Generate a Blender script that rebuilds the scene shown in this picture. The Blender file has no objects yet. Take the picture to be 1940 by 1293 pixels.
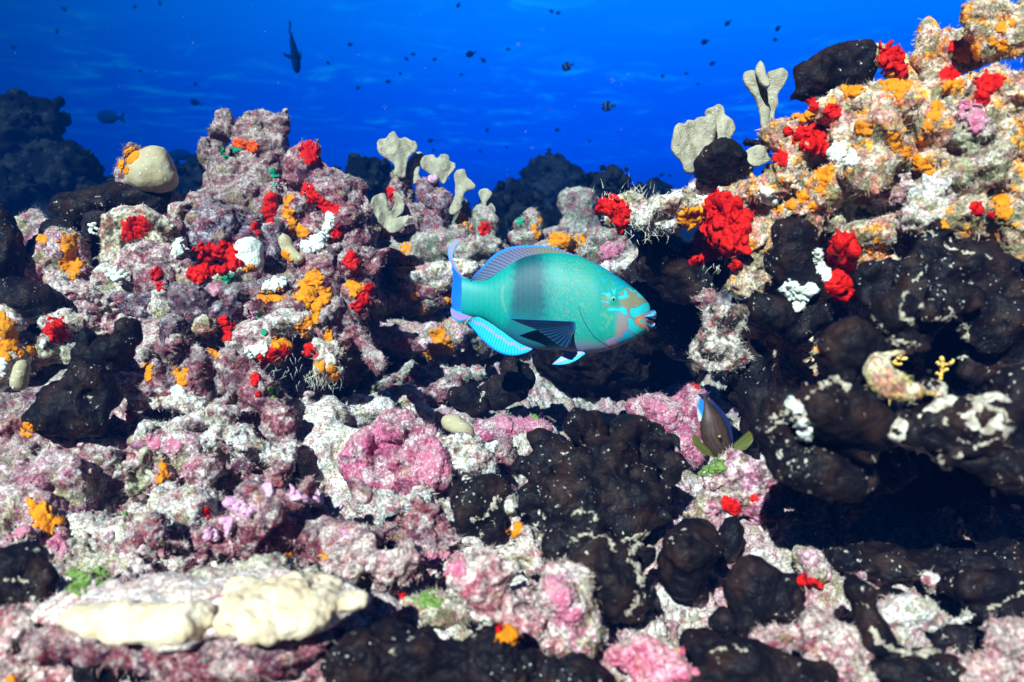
import bpy, math, random
import numpy as np
from mathutils import Vector, Matrix

# ------------------------------------------------------------------ camera
S = bpy.context.scene
COL = S.collection
PITCH = math.radians(12)
CAM_H = 0.465
FPX = 1385.0                       # focal length in pixels of the 1940 px wide photograph
cd = bpy.data.cameras.new('camera'); cam = bpy.data.objects.new('camera', cd); COL.objects.link(cam)
cam.location = (0, 0, CAM_H); cam.rotation_euler = (math.pi/2 - PITCH, 0, 0)
cd.sensor_width = 36; cd.lens = 36*FPX/1940
cd.clip_start = 0.02; cd.clip_end = 200
cd.dof.use_dof = True; cd.dof.focus_distance = 1.28; cd.dof.aperture_fstop = 4.0
S.camera = cam

# ------------------------------------------------------------------ water as the world
W = bpy.data.worlds.new('World'); S.world = W; W.use_nodes = True
nt = W.node_tree; nt.nodes.clear()
def N(t, ty, **kw):
    n = t.nodes.new(ty)
    for k, v in kw.items():
        if k in n.inputs: n.inputs[k].default_value = v
        else: setattr(n, k, v)
    return n
def L(t, a, b): t.links.new(a, b)
def mth(t, op, a, b=None, clamp=False):
    n = t.nodes.new('ShaderNodeMath'); n.operation = op; n.use_clamp = clamp
    for i, v in enumerate((a, b)):
        if v is None: continue
        if isinstance(v, (int, float)): n.inputs[i].default_value = v
        else: t.links.new(v, n.inputs[i])
    return n.outputs[0]
def maprange(t, v, a, b, c=0.0, d=1.0, smooth=True):
    n = t.nodes.new('ShaderNodeMapRange'); n.interpolation_type = 'SMOOTHSTEP' if smooth else 'LINEAR'
    t.links.new(v, n.inputs[0])
    for i, x in enumerate((a, b, c, d)): n.inputs[1+i].default_value = x
    return n.outputs[0]
def mixc(t, f, a, b, mode='MIX'):
    n = t.nodes.new('ShaderNodeMix'); n.data_type = 'RGBA'; n.blend_type = mode
    for s, v in ((n.inputs[0], f), (n.inputs[6], a), (n.inputs[7], b)):
        if isinstance(v, (int, float)): s.default_value = v
        elif isinstance(v, tuple): s.default_value = (*v, 1) if len(v) == 3 else v
        else: t.links.new(v, s)
    return n.outputs[2]
SUN_DIR = Vector((0.30, 0.70, -0.65)).normalized()      # the way the light travels
sun_el = math.asin(-SUN_DIR.z); sun_az = math.atan2(-SUN_DIR.x, -SUN_DIR.y)
tc = N(nt, 'ShaderNodeTexCoord'); sp = N(nt, 'ShaderNodeSeparateXYZ'); L(nt, tc.outputs['Generated'], sp.inputs[0])
x, y, z = sp.outputs
ramp = N(nt, 'ShaderNodeValToRGB'); cr = ramp.color_ramp
cr.elements[0].position = 0.0; cr.elements[0].color = (0.0, 0.016, 0.12, 1)
cr.elements[1].position = 1.0; cr.elements[1].color = (0.0, 0.31, 1.12, 1)
for p, c in ((0.30, (0.0, 0.045, 0.42, 1)), (0.40, (0.0, 0.070, 0.74, 1)), (0.52, (0.0, 0.108, 0.90, 1)), (0.64, (0.0, 0.21, 1.03, 1))):
    e = cr.elements.new(p); e.color = c
L(nt, maprange(nt, z, -0.22, 0.42, smooth=False), ramp.inputs[0])
# underside of the far water surface: ripples lie on a horizontal plane, so their coordinates are direction / height
zz = mth(nt, 'ADD', mth(nt, 'MAXIMUM', z, 0.0), 0.06)
cmb = N(nt, 'ShaderNodeCombineXYZ'); L(nt, mth(nt, 'DIVIDE', x, zz), cmb.inputs[0]); L(nt, mth(nt, 'DIVIDE', y, zz), cmb.inputs[1])
rip = N(nt, 'ShaderNodeTexNoise', Scale=2.4, Detail=6.0, Roughness=0.66, Distortion=1.0); L(nt, cmb.outputs[0], rip.inputs['Vector'])
rip2 = N(nt, 'ShaderNodeTexNoise', Scale=0.55, Detail=3.0, Roughness=0.5); L(nt, cmb.outputs[0], rip2.inputs['Vector'])
rr = mth(nt, 'MULTIPLY', maprange(nt, rip.outputs[0], 0.47, 0.78), maprange(nt, rip2.outputs[0], 0.36, 0.66))
rr = mth(nt, 'MULTIPLY', rr, maprange(nt, z, -0.02, 0.13, 0.0, 1.25))
colw = mixc(nt, rr, ramp.outputs[0], (0.01, 0.46, 1.12))
# brightest ahead and slightly right, dim behind the camera
az = mth(nt, 'ADD', mth(nt, 'MULTIPLY', y, 0.93), mth(nt, 'MULTIPLY', x, 0.30))
fac = mth(nt, 'MULTIPLY', maprange(nt, az, 0.30, 0.98, 0.02, 1.08), maprange(nt, x, -0.70, 0.10, 0.60, 1.05))
colw = mixc(nt, 1.0, colw, fac, 'MULTIPLY')
bg = N(nt, 'ShaderNodeBackground', Strength=0.58); L(nt, colw, bg.inputs[0])
wo = N(nt, 'ShaderNodeOutputWorld'); L(nt, bg.outputs[0], wo.inputs[0])

# ------------------------------------------------------------------ sun, exposure
sd = bpy.data.lights.new('sun', 'SUN'); sun = bpy.data.objects.new('sun', sd); COL.objects.link(sun)
sd.energy = 5.0; sd.angle = math.radians(0.6); sd.color = (1.0, 0.94, 0.86)
sun.rotation_euler = SUN_DIR.to_track_quat('-Z', 'Y').to_euler(); sun.location = (-2, -2, 4)
S.view_settings.view_transform = 'Standard'; S.view_settings.look = 'None'
S.view_settings.exposure = 1.2; S.view_settings.gamma = 1
S.render.engine = 'CYCLES'
S.cycles.max_bounces = 5; S.cycles.volume_bounces = 0; S.cycles.diffuse_bounces = 2; S.cycles.use_denoising = True
S.cycles.caustics_reflective = False; S.cycles.caustics_refractive = False

# ------------------------------------------------------------------ numeric helpers
rng = np.random.default_rng(7); random.seed(7)
AX = np.array([[1, 0, 0], [0, math.sin(PITCH), math.cos(PITCH)], [0, math.cos(PITCH), -math.sin(PITCH)]], np.float32)  # rows: right, up, forward
CP = np.array([0, 0, CAM_H], np.float32)
def to_world(p): return p @ AX + CP
def to_cam(p): return (p - CP) @ AX.T
def pix(px, py, d): return np.array([(px-970)/FPX*d, -(py-646.5)/FPX*d, d], np.float32)
def world_at(px, py, d): return to_world(pix(px, py, d))
def floor_d(py): return CAM_H/(math.sin(PITCH) + math.cos(PITCH)*(py-646.5)/FPX)

G12 = np.array([[1,1,0],[-1,1,0],[1,-1,0],[-1,-1,0],[1,0,1],[-1,0,1],[1,0,-1],[-1,0,-1],[0,1,1],[0,-1,1],[0,1,-1],[0,-1,-1],[1,1,0],[-1,1,0],[0,-1,1],[0,-1,-1]], np.float32)
PERM = np.random.default_rng(3).permutation(256).astype(np.int32); PERM = np.concatenate([PERM, PERM, PERM])
def pnoise(P):
    out = np.empty(len(P), np.float32)
    for s in range(0, len(P), 200000):
        p = P[s:s+200000].astype(np.float32)
        i = np.floor(p); f = p - i; i = i.astype(np.int32) & 255
        u = f*f*f*(f*(f*6-15)+10)
        r = 0
        for dx in (0, 1):
            wx = u[:, 0] if dx else 1-u[:, 0]
            hx = PERM[i[:, 0]+dx]
            for dy in (0, 1):
                wy = wx*(u[:, 1] if dy else 1-u[:, 1])
                hy = PERM[hx + i[:, 1]+dy]
                for dz in (0, 1):
                    h = PERM[hy + i[:, 2]+dz] & 15
                    g = G12[h]
                    d = g[:, 0]*(f[:, 0]-dx) + g[:, 1]*(f[:, 1]-dy) + g[:, 2]*(f[:, 2]-dz)
                    r = r + d*wy*(u[:, 2] if dz else 1-u[:, 2])
        out[s:s+200000] = r
    return out
def fbm(P, octv=3, gain=0.5, lac=2.1):
    a, s, q = 0, 1.0, P.astype(np.float32)
    for o in range(octv):
        a = a + s*pnoise(q + 17.3*o); s *= gain; q = q*lac
    return a
def sstep(a, b, v):
    t = np.clip((v-a)/(b-a), 0, 1); return t*t*(3-2*t)

def surface_nets(F, org, h):
    """F > 0 outside. Returns vertices and outward quads."""
    nx, ny, nz = F.shape
    ins = F < 0
    cs = [(a, b, c) for a in (0, 1) for b in (0, 1) for c in (0, 1)]
    cnt = sum(ins[a:nx-1+a, b:ny-1+b, c:nz-1+c].astype(np.int8) for a, b, c in cs)
    act = (cnt > 0) & (cnt < 8)
    idx = -np.ones(act.shape, np.int64); I, J, K = np.nonzero(act); idx[I, J, K] = np.arange(len(I))
    acc = np.zeros((len(I), 3), np.float32); n = np.zeros(len(I), np.float32)
    for a, b, c in cs:
        for ax in range(3):
            if (a, b, c)[ax]: continue
            e = [a, b, c]; e[ax] = 1
            f0 = F[I+a, J+b, K+c]; f1 = F[I+e[0], J+e[1], K+e[2]]
            m = (f0 < 0) != (f1 < 0)
            t = np.where(m, f0/np.where(m, f0-f1, 1), 0)
            p = np.stack([np.full_like(t, a), np.full_like(t, b), np.full_like(t, c)], 1); p[:, ax] += t
            acc += p*m[:, None]; n += m
    V = (np.stack([I, J, K], 1) + acc/np.maximum(n, 1)[:, None])*h + org
    Q = []
    for ax in range(3):
        o1, o2 = [(1, 2), (2, 0), (0, 1)][ax]
        sl0 = [slice(None)]*3; sl1 = [slice(None)]*3
        sl0[ax] = slice(0, -1); sl1[ax] = slice(1, None)
        c = ins[tuple(sl0)] != ins[tuple(sl1)]
        P = np.stack(np.nonzero(c), 1)
        ok = (P[:, o1] > 0) & (P[:, o2] > 0) & (P[:, o1] < F.shape[o1]-1) & (P[:, o2] < F.shape[o2]-1)
        P = P[ok]
        d1 = np.zeros(3, int); d1[o1] = 1; d2 = np.zeros(3, int); d2[o2] = 1
        g = lambda q: idx[q[:, 0], q[:, 1], q[:, 2]]
        q = np.stack([g(P-d1-d2), g(P-d2), g(P), g(P-d1)], 1)
        flip = ~ins[P[:, 0], P[:, 1], P[:, 2]]
        q[flip] = q[flip][:, ::-1]
        Q.append(q)
    Q = np.concatenate(Q)
    return V.astype(np.float32), Q[(Q >= 0).all(1)]
def normals(V, Q):
    n = np.cross(V[Q[:, 2]]-V[Q[:, 0]], V[Q[:, 3]]-V[Q[:, 1]]) if Q.shape[1] == 4 else np.cross(V[Q[:, 1]]-V[Q[:, 0]], V[Q[:, 2]]-V[Q[:, 0]])
    out = np.zeros_like(V)
    for k in range(3):
        a = np.zeros(len(V))
        for c in range(Q.shape[1]): a += np.bincount(Q[:, c], weights=n[:, k], minlength=len(V))
        out[:, k] = a
    return (out/np.maximum(np.linalg.norm(out, axis=1), 1e-12)[:, None]).astype(np.float32)
def edges_of(Q):
    m = Q.shape[1]
    E = np.concatenate([np.stack([Q[:, i], Q[:, (i+1) % m]], 1) for i in range(m)]); E.sort(1); return E
def subdivide(V, Q, data=()):
    E = edges_of(Q); n = len(V)
    key = E[:, 0]*n + E[:, 1]
    uk, inv = np.unique(key, return_inverse=True); inv = inv.ravel()
    e0, e1 = uk//n, uk % n
    m = len(Q); ei = [inv[k*m:(k+1)*m]+n for k in range(4)]
    fi = np.arange(m)+n+len(uk)
    up = lambda A: np.concatenate([A, (A[e0]+A[e1])/2, A[Q].mean(1)]).astype(np.float32)
    Q2 = np.concatenate([np.stack([Q[:, k], ei[k], fi, ei[k-1]], 1) for k in range(4)])
    return (up(V), Q2, *[up(d) for d in data])
def smooth(V, Q, it=1, w=0.5):
    E = np.unique(edges_of(Q), axis=0)
    deg = np.bincount(E.ravel(), minlength=len(V))
    for _ in range(it):
        A = np.zeros_like(V)
        for k in range(3):
            A[:, k] = np.bincount(E[:, 0], weights=V[E[:, 1], k], minlength=len(V)) + np.bincount(E[:, 1], weights=V[E[:, 0], k], minlength=len(V))
        V = (V*(1-w) + A/np.maximum(deg, 1)[:, None]*w).astype(np.float32)
    return V

# ------------------------------------------------------------------ objects
def mesh_object(name, V, F, mat, col=None, parent=None, origin=None, shade=True):
    """V in world metres; F one array of quads or triangles, or a list of index tuples."""
    base = np.zeros(3); q = parent
    while q is not None: base = base + np.array(q.location); q = q.parent
    o3 = base if parent is not None and origin is None else (np.array([V[:, 0].mean(), V[:, 1].mean(), V[:, 2].min()]) if origin is None else np.asarray(origin))
    me = bpy.data.meshes.new(name)
    if isinstance(F, list):
        me.from_pydata((V-o3).tolist(), [], F)
    else:
        k = F.shape[1]
        me.vertices.add(len(V)); me.vertices.foreach_set('co', (V-o3).astype(np.float32).ravel())
        me.loops.add(F.size); me.loops.foreach_set('vertex_index', F.astype(np.int32).ravel())
        me.polygons.add(len(F)); me.polygons.foreach_set('loop_start', np.arange(0, F.size, k, dtype=np.int32))
        me.update(calc_edges=True)
    if col is not None:
        a = me.color_attributes.new('Col', 'FLOAT_COLOR', 'POINT')
        c4 = np.ones((len(V), 4), np.float32); c4[:, :3] = col; a.data.foreach_set('color', c4.ravel())
    if shade: me.polygons.foreach_set('use_smooth', np.ones(len(me.polygons), bool))
    me.materials.append(mat)
    o = bpy.data.objects.new(name, me); COL.objects.link(o)
    if parent is None: o.location = o3
    else: o.parent = parent; o.location = o3-base
    return o
def tag(o, label=None, cat=None, group=None, kind=None):
    for k, v in (('label', label), ('category', cat), ('group', group), ('kind', kind)):
        if v: o[k] = v
    return o
def empty(name, loc):
    o = bpy.data.objects.new(name, None); COL.objects.link(o); o.location = [float(q) for q in loc]; o.empty_display_size = .02
    return o

# ------------------------------------------------------------------ materials
def new_mat(name):
    m = bpy.data.materials.new(name); m.use_nodes = True; t = m.node_tree
    b = t.nodes['Principled BSDF']; return m, t, b
def noise(t, vec, scale, detail=3, rough=0.55, dist=0.0):
    n = N(t, 'ShaderNodeTexNoise', Scale=scale, Detail=detail, Roughness=rough, Distortion=dist); L(t, vec, n.inputs['Vector']); return n.outputs[0]
def vor(t, vec, scale, feat='F1'):
    n = N(t, 'ShaderNodeTexVoronoi', Scale=scale); n.feature = feat; L(t, vec, n.inputs['Vector']); return n
def rock_mat(name, speck=0.42, fine=1.0, bump=1.0):
    m, t, b = new_mat(name); tc = N(t, 'ShaderNodeTexCoord').outputs['Object']
    at = N(t, 'ShaderNodeAttribute'); at.attribute_name = 'Col'
    n1 = noise(t, tc, 190*fine, 4, 0.7, 0.8); n2 = noise(t, tc, 520*fine, 2, 0.6); n3 = noise(t, tc, 75*fine, 3, 0.6, 1.0)
    n4 = noise(t, tc, 330*fine, 2, 0.7)
    v = mth(t, 'MULTIPLY', maprange(t, n1, 0.34, 0.66, 0.35, 1.60, False), maprange(t, n4, 0.32, 0.68, 0.45, 1.55, False))
    c = mixc(t, 1.0, at.outputs['Color'], v, 'MULTIPLY')
    # red coralline crust flecks, pale sand caught in the turf
    c = mixc(t, mth(t, 'MULTIPLY', maprange(t, n3, 0.54, 0.64), 0.62 if speck > .1 else 0.0), c, (0.26, 0.022, 0.045))
    n5 = noise(t, tc, 48*fine, 4, 0.65, 0.6)
    c = mixc(t, mth(t, 'MULTIPLY', maprange(t, n5, 0.60, 0.68), 0.62 if speck > .1 else 0.0), c, (0.36, 0.25, 0.06))
    c = mixc(t, mth(t, 'MULTIPLY', maprange(t, n5, 0.38, 0.31), 0.45 if speck > .1 else 0.0), c, (0.11, 0.03, 0.06))
    w = mth(t, 'MULTIPLY', maprange(t, n2, 0.56, 0.70), speck)
    c = mixc(t, w, c, (0.74, 0.68, 0.61))
    w = mth(t, 'MULTIPLY', maprange(t, n1, 0.60, 0.74), speck*0.8)
    c = mixc(t, w, c, (0.64, 0.56, 0.52))
    L(t, c, b.inputs['Base Color']); b.inputs['Roughness'].default_value = 0.9; b.inputs['Specular IOR Level'].default_value = 0.12 if speck > .1 else 0.02
    hsum = mth(t, 'ADD', mth(t, 'MULTIPLY', n1, 1.0), mth(t, 'MULTIPLY', n2, 0.5))
    bp = N(t, 'ShaderNodeBump', Strength=0.9*bump, Distance=0.0035); L(t, hsum, bp.inputs['Height']); L(t, bp.outputs[0], b.inputs['Normal'])
    return m
def black_mat():
    m, t, b = new_mat('black_sponge'); tc = N(t, 'ShaderNodeTexCoord').outputs['Object']
    n1 = noise(t, tc, 28, 3, 0.6); n2 = noise(t, tc, 240, 3, 0.6); n3 = noise(t, tc, 16, 4, 0.6, 0.5)
    c = mixc(t, maprange(t, n1, 0.42, 0.68), (0.0050, 0.0040, 0.0056), (0.025, 0.012, 0.009))
    at = N(t, 'ShaderNodeAttribute'); at.attribute_name = 'Col'
    v = vor(t, tc, 210); dots = mth(t, 'LESS_THAN', v.outputs['Distance'], 0.17)
    sepc = N(t, 'ShaderNodeSeparateColor'); L(t, v.outputs['Color'], sepc.inputs[0])
    clump = maprange(t, n3, 0.48, 0.68, 0.0, 0.36)
    dots = mth(t, 'MULTIPLY', dots, mth(t, 'LESS_THAN', sepc.outputs[0], clump))
    c = mixc(t, mth(t, 'MULTIPLY', dots, 0.85), c, (0.62, 0.62, 0.58))
    fl = mth(t, 'MULTIPLY', maprange(t, noise(t, tc, 150, 3, 0.65), 0.64, 0.67), maprange(t, noise(t, tc, 22, 2, 0.5), 0.52, 0.58))
    c = mixc(t, mth(t, 'MULTIPLY', fl, 0.9), c, (0.60, 0.58, 0.50))
    dust = mth(t, 'MULTIPLY', maprange(t, n2, 0.60, 0.74), maprange(t, n3, 0.50, 0.66))
    c = mixc(t, mth(t, 'MULTIPLY', dust, 0.30), c, (0.30, 0.33, 0.40))
    sepa = N(t, 'ShaderNodeSeparateColor'); L(t, at.outputs['Color'], sepa.inputs[0])
    pale = maprange(t, mth(t, 'ADD', sepa.outputs[0], mth(t, 'MULTIPLY', mth(t, 'SUBTRACT', n2, 0.5), 0.9)), 0.45, 0.6)
    pc = mixc(t, maprange(t, noise(t, tc, 140, 3), 0.4, 0.6), (0.62, 0.60, 0.50), (0.34, 0.27, 0.22))
    c = mixc(t, pale, c, pc)
    L(t, c, b.inputs['Base Color'])
    L(t, maprange(t, n2, 0.3, 0.7, 0.40, 0.75), b.inputs['Roughness']); b.inputs['Specular IOR Level'].default_value = 0.11
    v2 = vor(t, tc, 60); pore = maprange(t, v2.outputs['Distance'], 0.0, 0.22, 0.0, 1.0)
    hh = mth(t, 'ADD', mth(t, 'MULTIPLY', n2, 0.55), mth(t, 'MULTIPLY', pore, 0.35)); hh = mth(t, 'ADD', hh, mth(t, 'MULTIPLY', noise(t, tc, 60, 3), 0.9))
    bp = N(t, 'ShaderNodeBump', Strength=0.9, Distance=0.003); L(t, hh, bp.inputs['Height']); L(t, bp.outputs[0], b.inputs['Normal'])
    return m
def soft_mat(name, ca, cb, scale=60, rough=0.6, bump=0.5, cc=None, sss=0.0, bscale=300):
    m, t, b = new_mat(name); tc = N(t, 'ShaderNodeTexCoord').outputs['Object']
    c = mixc(t, maprange(t, noise(t, tc, scale, 4, 0.6), 0.36, 0.64), ca, cb)
    if cc: c = mixc(t, maprange(t, noise(t, tc, scale*4, 3, 0.6), 0.60, 0.68), c, cc)
    L(t, c, b.inputs['Base Color']); b.inputs['Roughness'].default_value = rough; b.inputs['Specular IOR Level'].default_value = 0.14
    if sss: b.inputs['Subsurface Weight'].default_value = sss; b.inputs['Subsurface Scale'].default_value = 0.004
    bp = N(t, 'ShaderNodeBump', Strength=bump, Distance=0.003)
    L(t, mth(t, 'ADD', noise(t, tc, bscale, 3), noise(t, tc, bscale*0.35, 2)), bp.inputs['Height']); L(t, bp.outputs[0], b.inputs['Normal'])
    return m
def vcol_mat(name, rough=0.5, spec=0.4, bump=0.0, scale=300, vary=0.0):
    m, t, b = new_mat(name); at = N(t, 'ShaderNodeAttribute'); at.attribute_name = 'Col'
    tc = N(t, 'ShaderNodeTexCoord').outputs['Object']; c = at.outputs['Color']
    if vary: c = mixc(t, 1.0, c, maprange(t, noise(t, tc, scale, 3), 0.3, 0.7, 1-vary, 1+vary, False), 'MULTIPLY')
    L(t, c, b.inputs['Base Color']); b.inputs['Roughness'].default_value = rough; b.inputs['Specular IOR Level'].default_value = spec
    if bump:
        bp = N(t, 'ShaderNodeBump', Strength=bump, Distance=0.001); L(t, noise(t, tc, scale, 3), bp.inputs['Height']); L(t, bp.outputs[0], b.inputs['Normal'])
    return m
M = {}
M['rock'] = rock_mat('encrusted_rock'); M['rock1'] = rock_mat('turfy_rock', 0.55, 0.75, 1.1); M['rock2'] = rock_mat('smooth_crusted_rock', 0.22, 1.35, 0.7); M['rock3'] = rock_mat('patchy_rock', 0.34, 0.55, 0.9); M['smoothrock'] = rock_mat('coralline_crust', 0.22, 1.2, 0.6); M['floor'] = rock_mat('seabed', 0.6)
M['palecrust'] = soft_mat('pale_crust', (0.52, 0.47, 0.37), (0.30, 0.25, 0.20), 150, 0.85, 1.0, (0.30, 0.22, 0.18))
M['sheet'] = soft_mat('living_coral_sheet', (0.70, 0.60, 0.44), (0.60, 0.47, 0.30), 30, 0.75, 0.35, (0.74, 0.68, 0.56), bscale=500)
M['dark'] = rock_mat('shade_coloured_reef_rock', 0.0, 0.4, 1.0)  # plain rock for surfaces whose vertex colour already holds the shade
M['turf'] = vcol_mat('turf', 0.8, 0.2)
M['black'] = black_mat()
M['red'] = soft_mat('red_sponge', (0.50, 0.003, 0.001), (0.72, 0.011, 0.002), 90, 0.5, 0.9, (0.42, 0.0, 0.0))
M['orange'] = soft_mat('orange_sponge', (0.70, 0.20, 0.002), (0.80, 0.28, 0.003), 90, 0.6, 0.8, (0.62, 0.20, 0.02))
M['redorange'] = soft_mat('red_orange_sponge', (0.75, 0.06, 0.006), (0.85, 0.12, 0.01), 90, 0.55, 0.7)
M['white'] = soft_mat('white_sponge', (0.80, 0.84, 0.80), (0.66, 0.74, 0.62), 120, 0.8, 0.9)
M['green'] = soft_mat('green_algae', (0.01, 0.22, 0.12), (0.02, 0.36, 0.20), 150, 0.7, 0.8)
M['lime'] = soft_mat('lime_algae', (0.08, 0.17, 0.02), (0.20, 0.30, 0.08), 150, 0.6, 0.8)
M['pink'] = soft_mat('pink_coralline', (0.50, 0.11, 0.20), (0.50, 0.25, 0.31), 70, 0.7, 0.8, (0.75, 0.62, 0.62))
M['lilac'] = soft_mat('lilac_coralline', (0.62, 0.30, 0.48), (0.74, 0.52, 0.64), 70, 0.75, 0.8)
M['cream'] = soft_mat('cream_coral', (0.48, 0.41, 0.26), (0.38, 0.30, 0.17), 25, 0.7, 0.35, (0.70, 0.66, 0.54), bscale=500)
M['fan'] = soft_mat('blade_coral', (0.44, 0.40, 0.29), (0.31, 0.27, 0.19), 45, 0.75, 0.8, (0.56, 0.53, 0.40), bscale=450)
M['yellow'] = soft_mat('yellow_coral', (0.72, 0.40, 0.06), (0.80, 0.62, 0.24), 60, 0.7, 0.8)

PAL = {  # base, then layers (colour, feature size, threshold, amount); last: sediment amount
 'maroon': [(0.15, 0.030, 0.048), ((0.27, 0.085, 0.11), .030, 0.0, .9), ((0.085, 0.028, 0.055), .045, .12, .9), ((0.46, 0.36, 0.35), .022, .20, .8), 0.26],
 'purple': [(0.080, 0.038, 0.062), ((0.13, 0.095, 0.14), .028, 0.0, .9), ((0.20, 0.05, 0.07), .040, .15, .8), ((0.38, 0.34, 0.38), .018, .25, .75), 0.16],
 'darkball': [(0.055, 0.028, 0.045), ((0.13, 0.07, 0.10), .025, .05, .9), ((0.35, 0.32, 0.36), .015, .28, .8), 0.15],
 'tower': [(0.20, 0.105, 0.12), ((0.12, 0.04, 0.058), .028, 0.0, .9), ((0.36, 0.29, 0.27), .020, .10, .85), ((0.20, 0.17, 0.09), .045, .20, .6), 0.30],
 'pinkish': [(0.48, 0.27, 0.28), ((0.28, 0.055, 0.095), .035, .02, .9), ((0.58, 0.48, 0.44), .026, .06, .9), ((0.14, 0.07, 0.08), .018, .16, .8), 0.40],
 'pale': [(0.58, 0.51, 0.44), ((0.32, 0.10, 0.13), .030, .08, .85), ((0.66, 0.63, 0.60), .026, .0, .9), ((0.28, 0.25, 0.11), .030, .10, .8), 0.45],
 'ochre': [(0.40, 0.34, 0.20), ((0.56, 0.50, 0.38), .025, 0.0, .9), ((0.34, 0.12, 0.10), .032, .14, .8), ((0.14, 0.10, 0.06), .018, .20, .8), 0.5],
 'magenta': [(0.36, 0.075, 0.15), ((0.27, 0.06, 0.12), .05, 0.0, .8), ((0.52, 0.11, 0.23), .06, .14, .8), ((0.56, 0.44, 0.46), .022, .18, .75), 0.22],
 'hotpink': [(0.56, 0.15, 0.24), ((0.66, 0.34, 0.38), .05, 0.0, .8), ((0.46, 0.08, 0.15), .03, .15, .8), 0.25],
 'lilac': [(0.46, 0.21, 0.30), ((0.34, 0.085, 0.15), .040, .02, .9), ((0.60, 0.50, 0.50), .030, .08, .9), ((0.14, 0.06, 0.07), .018, .16, .85), ((0.26, 0.24, 0.10), .04, .2, .7), 0.32],
 'grey': [(0.56, 0.53, 0.50), ((0.66, 0.65, 0.63), .03, 0.0, .9), ((0.24, 0.09, 0.11), .030, .10, .85), ((0.22, 0.20, 0.10), .025, .2, .7), 0.5],
 'olive': [(0.33, 0.31, 0.18), ((0.46, 0.44, 0.32), .025, 0.0, .9), ((0.20, 0.07, 0.08), .028, .14, .8), ((0.13, 0.13, 0.06), .020, .18, .8), 0.45],
 'teal': [(0.20, 0.19, 0.16), ((0.33, 0.32, 0.27), .025, 0.0, .9), ((0.21, 0.06, 0.09), .034, .10, .9), ((0.08, 0.12, 0.07), .025, .16, .8), 0.35],
 'fuzzy': [(0.54, 0.40, 0.27), ((0.52, 0.17, 0.12), .040, .06, .85), ((0.64, 0.54, 0.43), .022, .06, .9), ((0.20, 0.17, 0.07), .026, .08, .85), ((0.80, 0.30, 0.02), .018, .30, .95), 0.22],
 'sand': [(0.60, 0.56, 0.52), ((0.40, 0.16, 0.19), .060, .05, .8), ((0.58, 0.55, 0.51), .035, .05, .9), ((0.26, 0.25, 0.13), .05, .15, .7), ((0.13, 0.06, 0.07), .016, .2, .8), 0.35],
 'pocked': [(0.50, 0.44, 0.38), ((0.012, 0.009, 0.010), .034, -.06, 1.0), ((0.10, 0.05, 0.04), .020, .2, .8), 0.1],
 'pinkwhite': [(0.62, 0.52, 0.48), ((0.50, 0.26, 0.26), .030, .05, .7), ((0.70, 0.64, 0.60), .03, 0, .8), 0.5],
 'yellow': [(0.62, 0.40, 0.12), ((0.72, 0.62, 0.40), .018, 0.0, .9), ((0.50, 0.20, 0.16), .030, .12, .8), ((0.40, 0.42, 0.14), .02, .2, .6), 0.3],
 'sandy': [(0.66, 0.62, 0.57), ((0.50, 0.28, 0.30), .045, .16, .6), ((0.72, 0.69, 0.65), .03, 0, .8), ((0.42, 0.40, 0.22), .05, .28, .6), 0.5],
 'hole': [(0.010, 0.008, 0.009), ((0.022, 0.014, 0.012), .03, 0.05, .9), 0.0],  # cave shade put into the rock colour
 'far': [(0.003, 0.005, 0.007), ((0.012, 0.016, 0.018), .10, 0.05, .9), 0.0],  # distant rock darkened by colour where light would not reach
}
def paint(V, Nn, pal, seed=0.0):
    L_ = PAL[pal]; c = np.tile(np.array(L_[0], np.float32), (len(V), 1))
    for i, (cc, sc, th, am) in enumerate(L_[1:-1]):
        m = am*sstep(th-0.05, th+0.10, fbm(V/sc + seed + 7.7*i, 3, 0.62))
        c = c*(1-m[:, None]) + np.array(cc, np.float32)*m[:, None]
    if L_[-1] > 0:
        m = L_[-1]*sstep(0.25, 0.75, Nn[:, 2] + 0.7*fbm(V/0.018 + seed, 3, 0.6))
        c = c*(1-m[:, None]) + np.array((0.66, 0.59, 0.53), np.float32)*m[:, None]
    return c

# ------------------------------------------------------------------ blobs -> mesh
def blob_field(X, Y, Z, blobs, d, k):
    """blobs: (px, py, rx, ry[, dz metres, rz/r ratio, angle deg]) in photograph pixels at distance d + dz; negative rx carves."""
    F = np.full(np.broadcast_shapes(X.shape, Y.shape, Z.shape), 9.0, np.float32)
    cuts = []
    for b in blobs:
        px, py, rx, ry = b[:4]; dz = b[4] if len(b) > 4 else 0.0; rr_ = b[5] if len(b) > 5 else 1.0; an = math.radians(b[6]) if len(b) > 6 else 0
        dd = d+dz; c = pix(px, py, dd); s = dd/FPX; neg = rx < 0; rx = abs(rx)
        a, e = rx*s, ry*s; rz = rr_*math.sqrt(a*e)
        ca, sa = math.cos(an), math.sin(an)
        x, y, z = X-c[0], Y-c[1], Z-c[2]
        u = (x*ca + y*sa)/a; v = (-x*sa + y*ca)/e; w = z/rz
        f = (np.sqrt(u*u+v*v+w*w)-1)*min(a, e, rz)
        if neg: cuts.append(f); continue
        kk = k*min(a, e, rz)
        hh = np.clip(0.5+0.5*(F-f)/kk, 0, 1)
        F = F*(1-hh)+f*hh - kk*hh*(1-hh)
    for f in cuts: F = np.maximum(F, -f)
    return F
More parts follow.
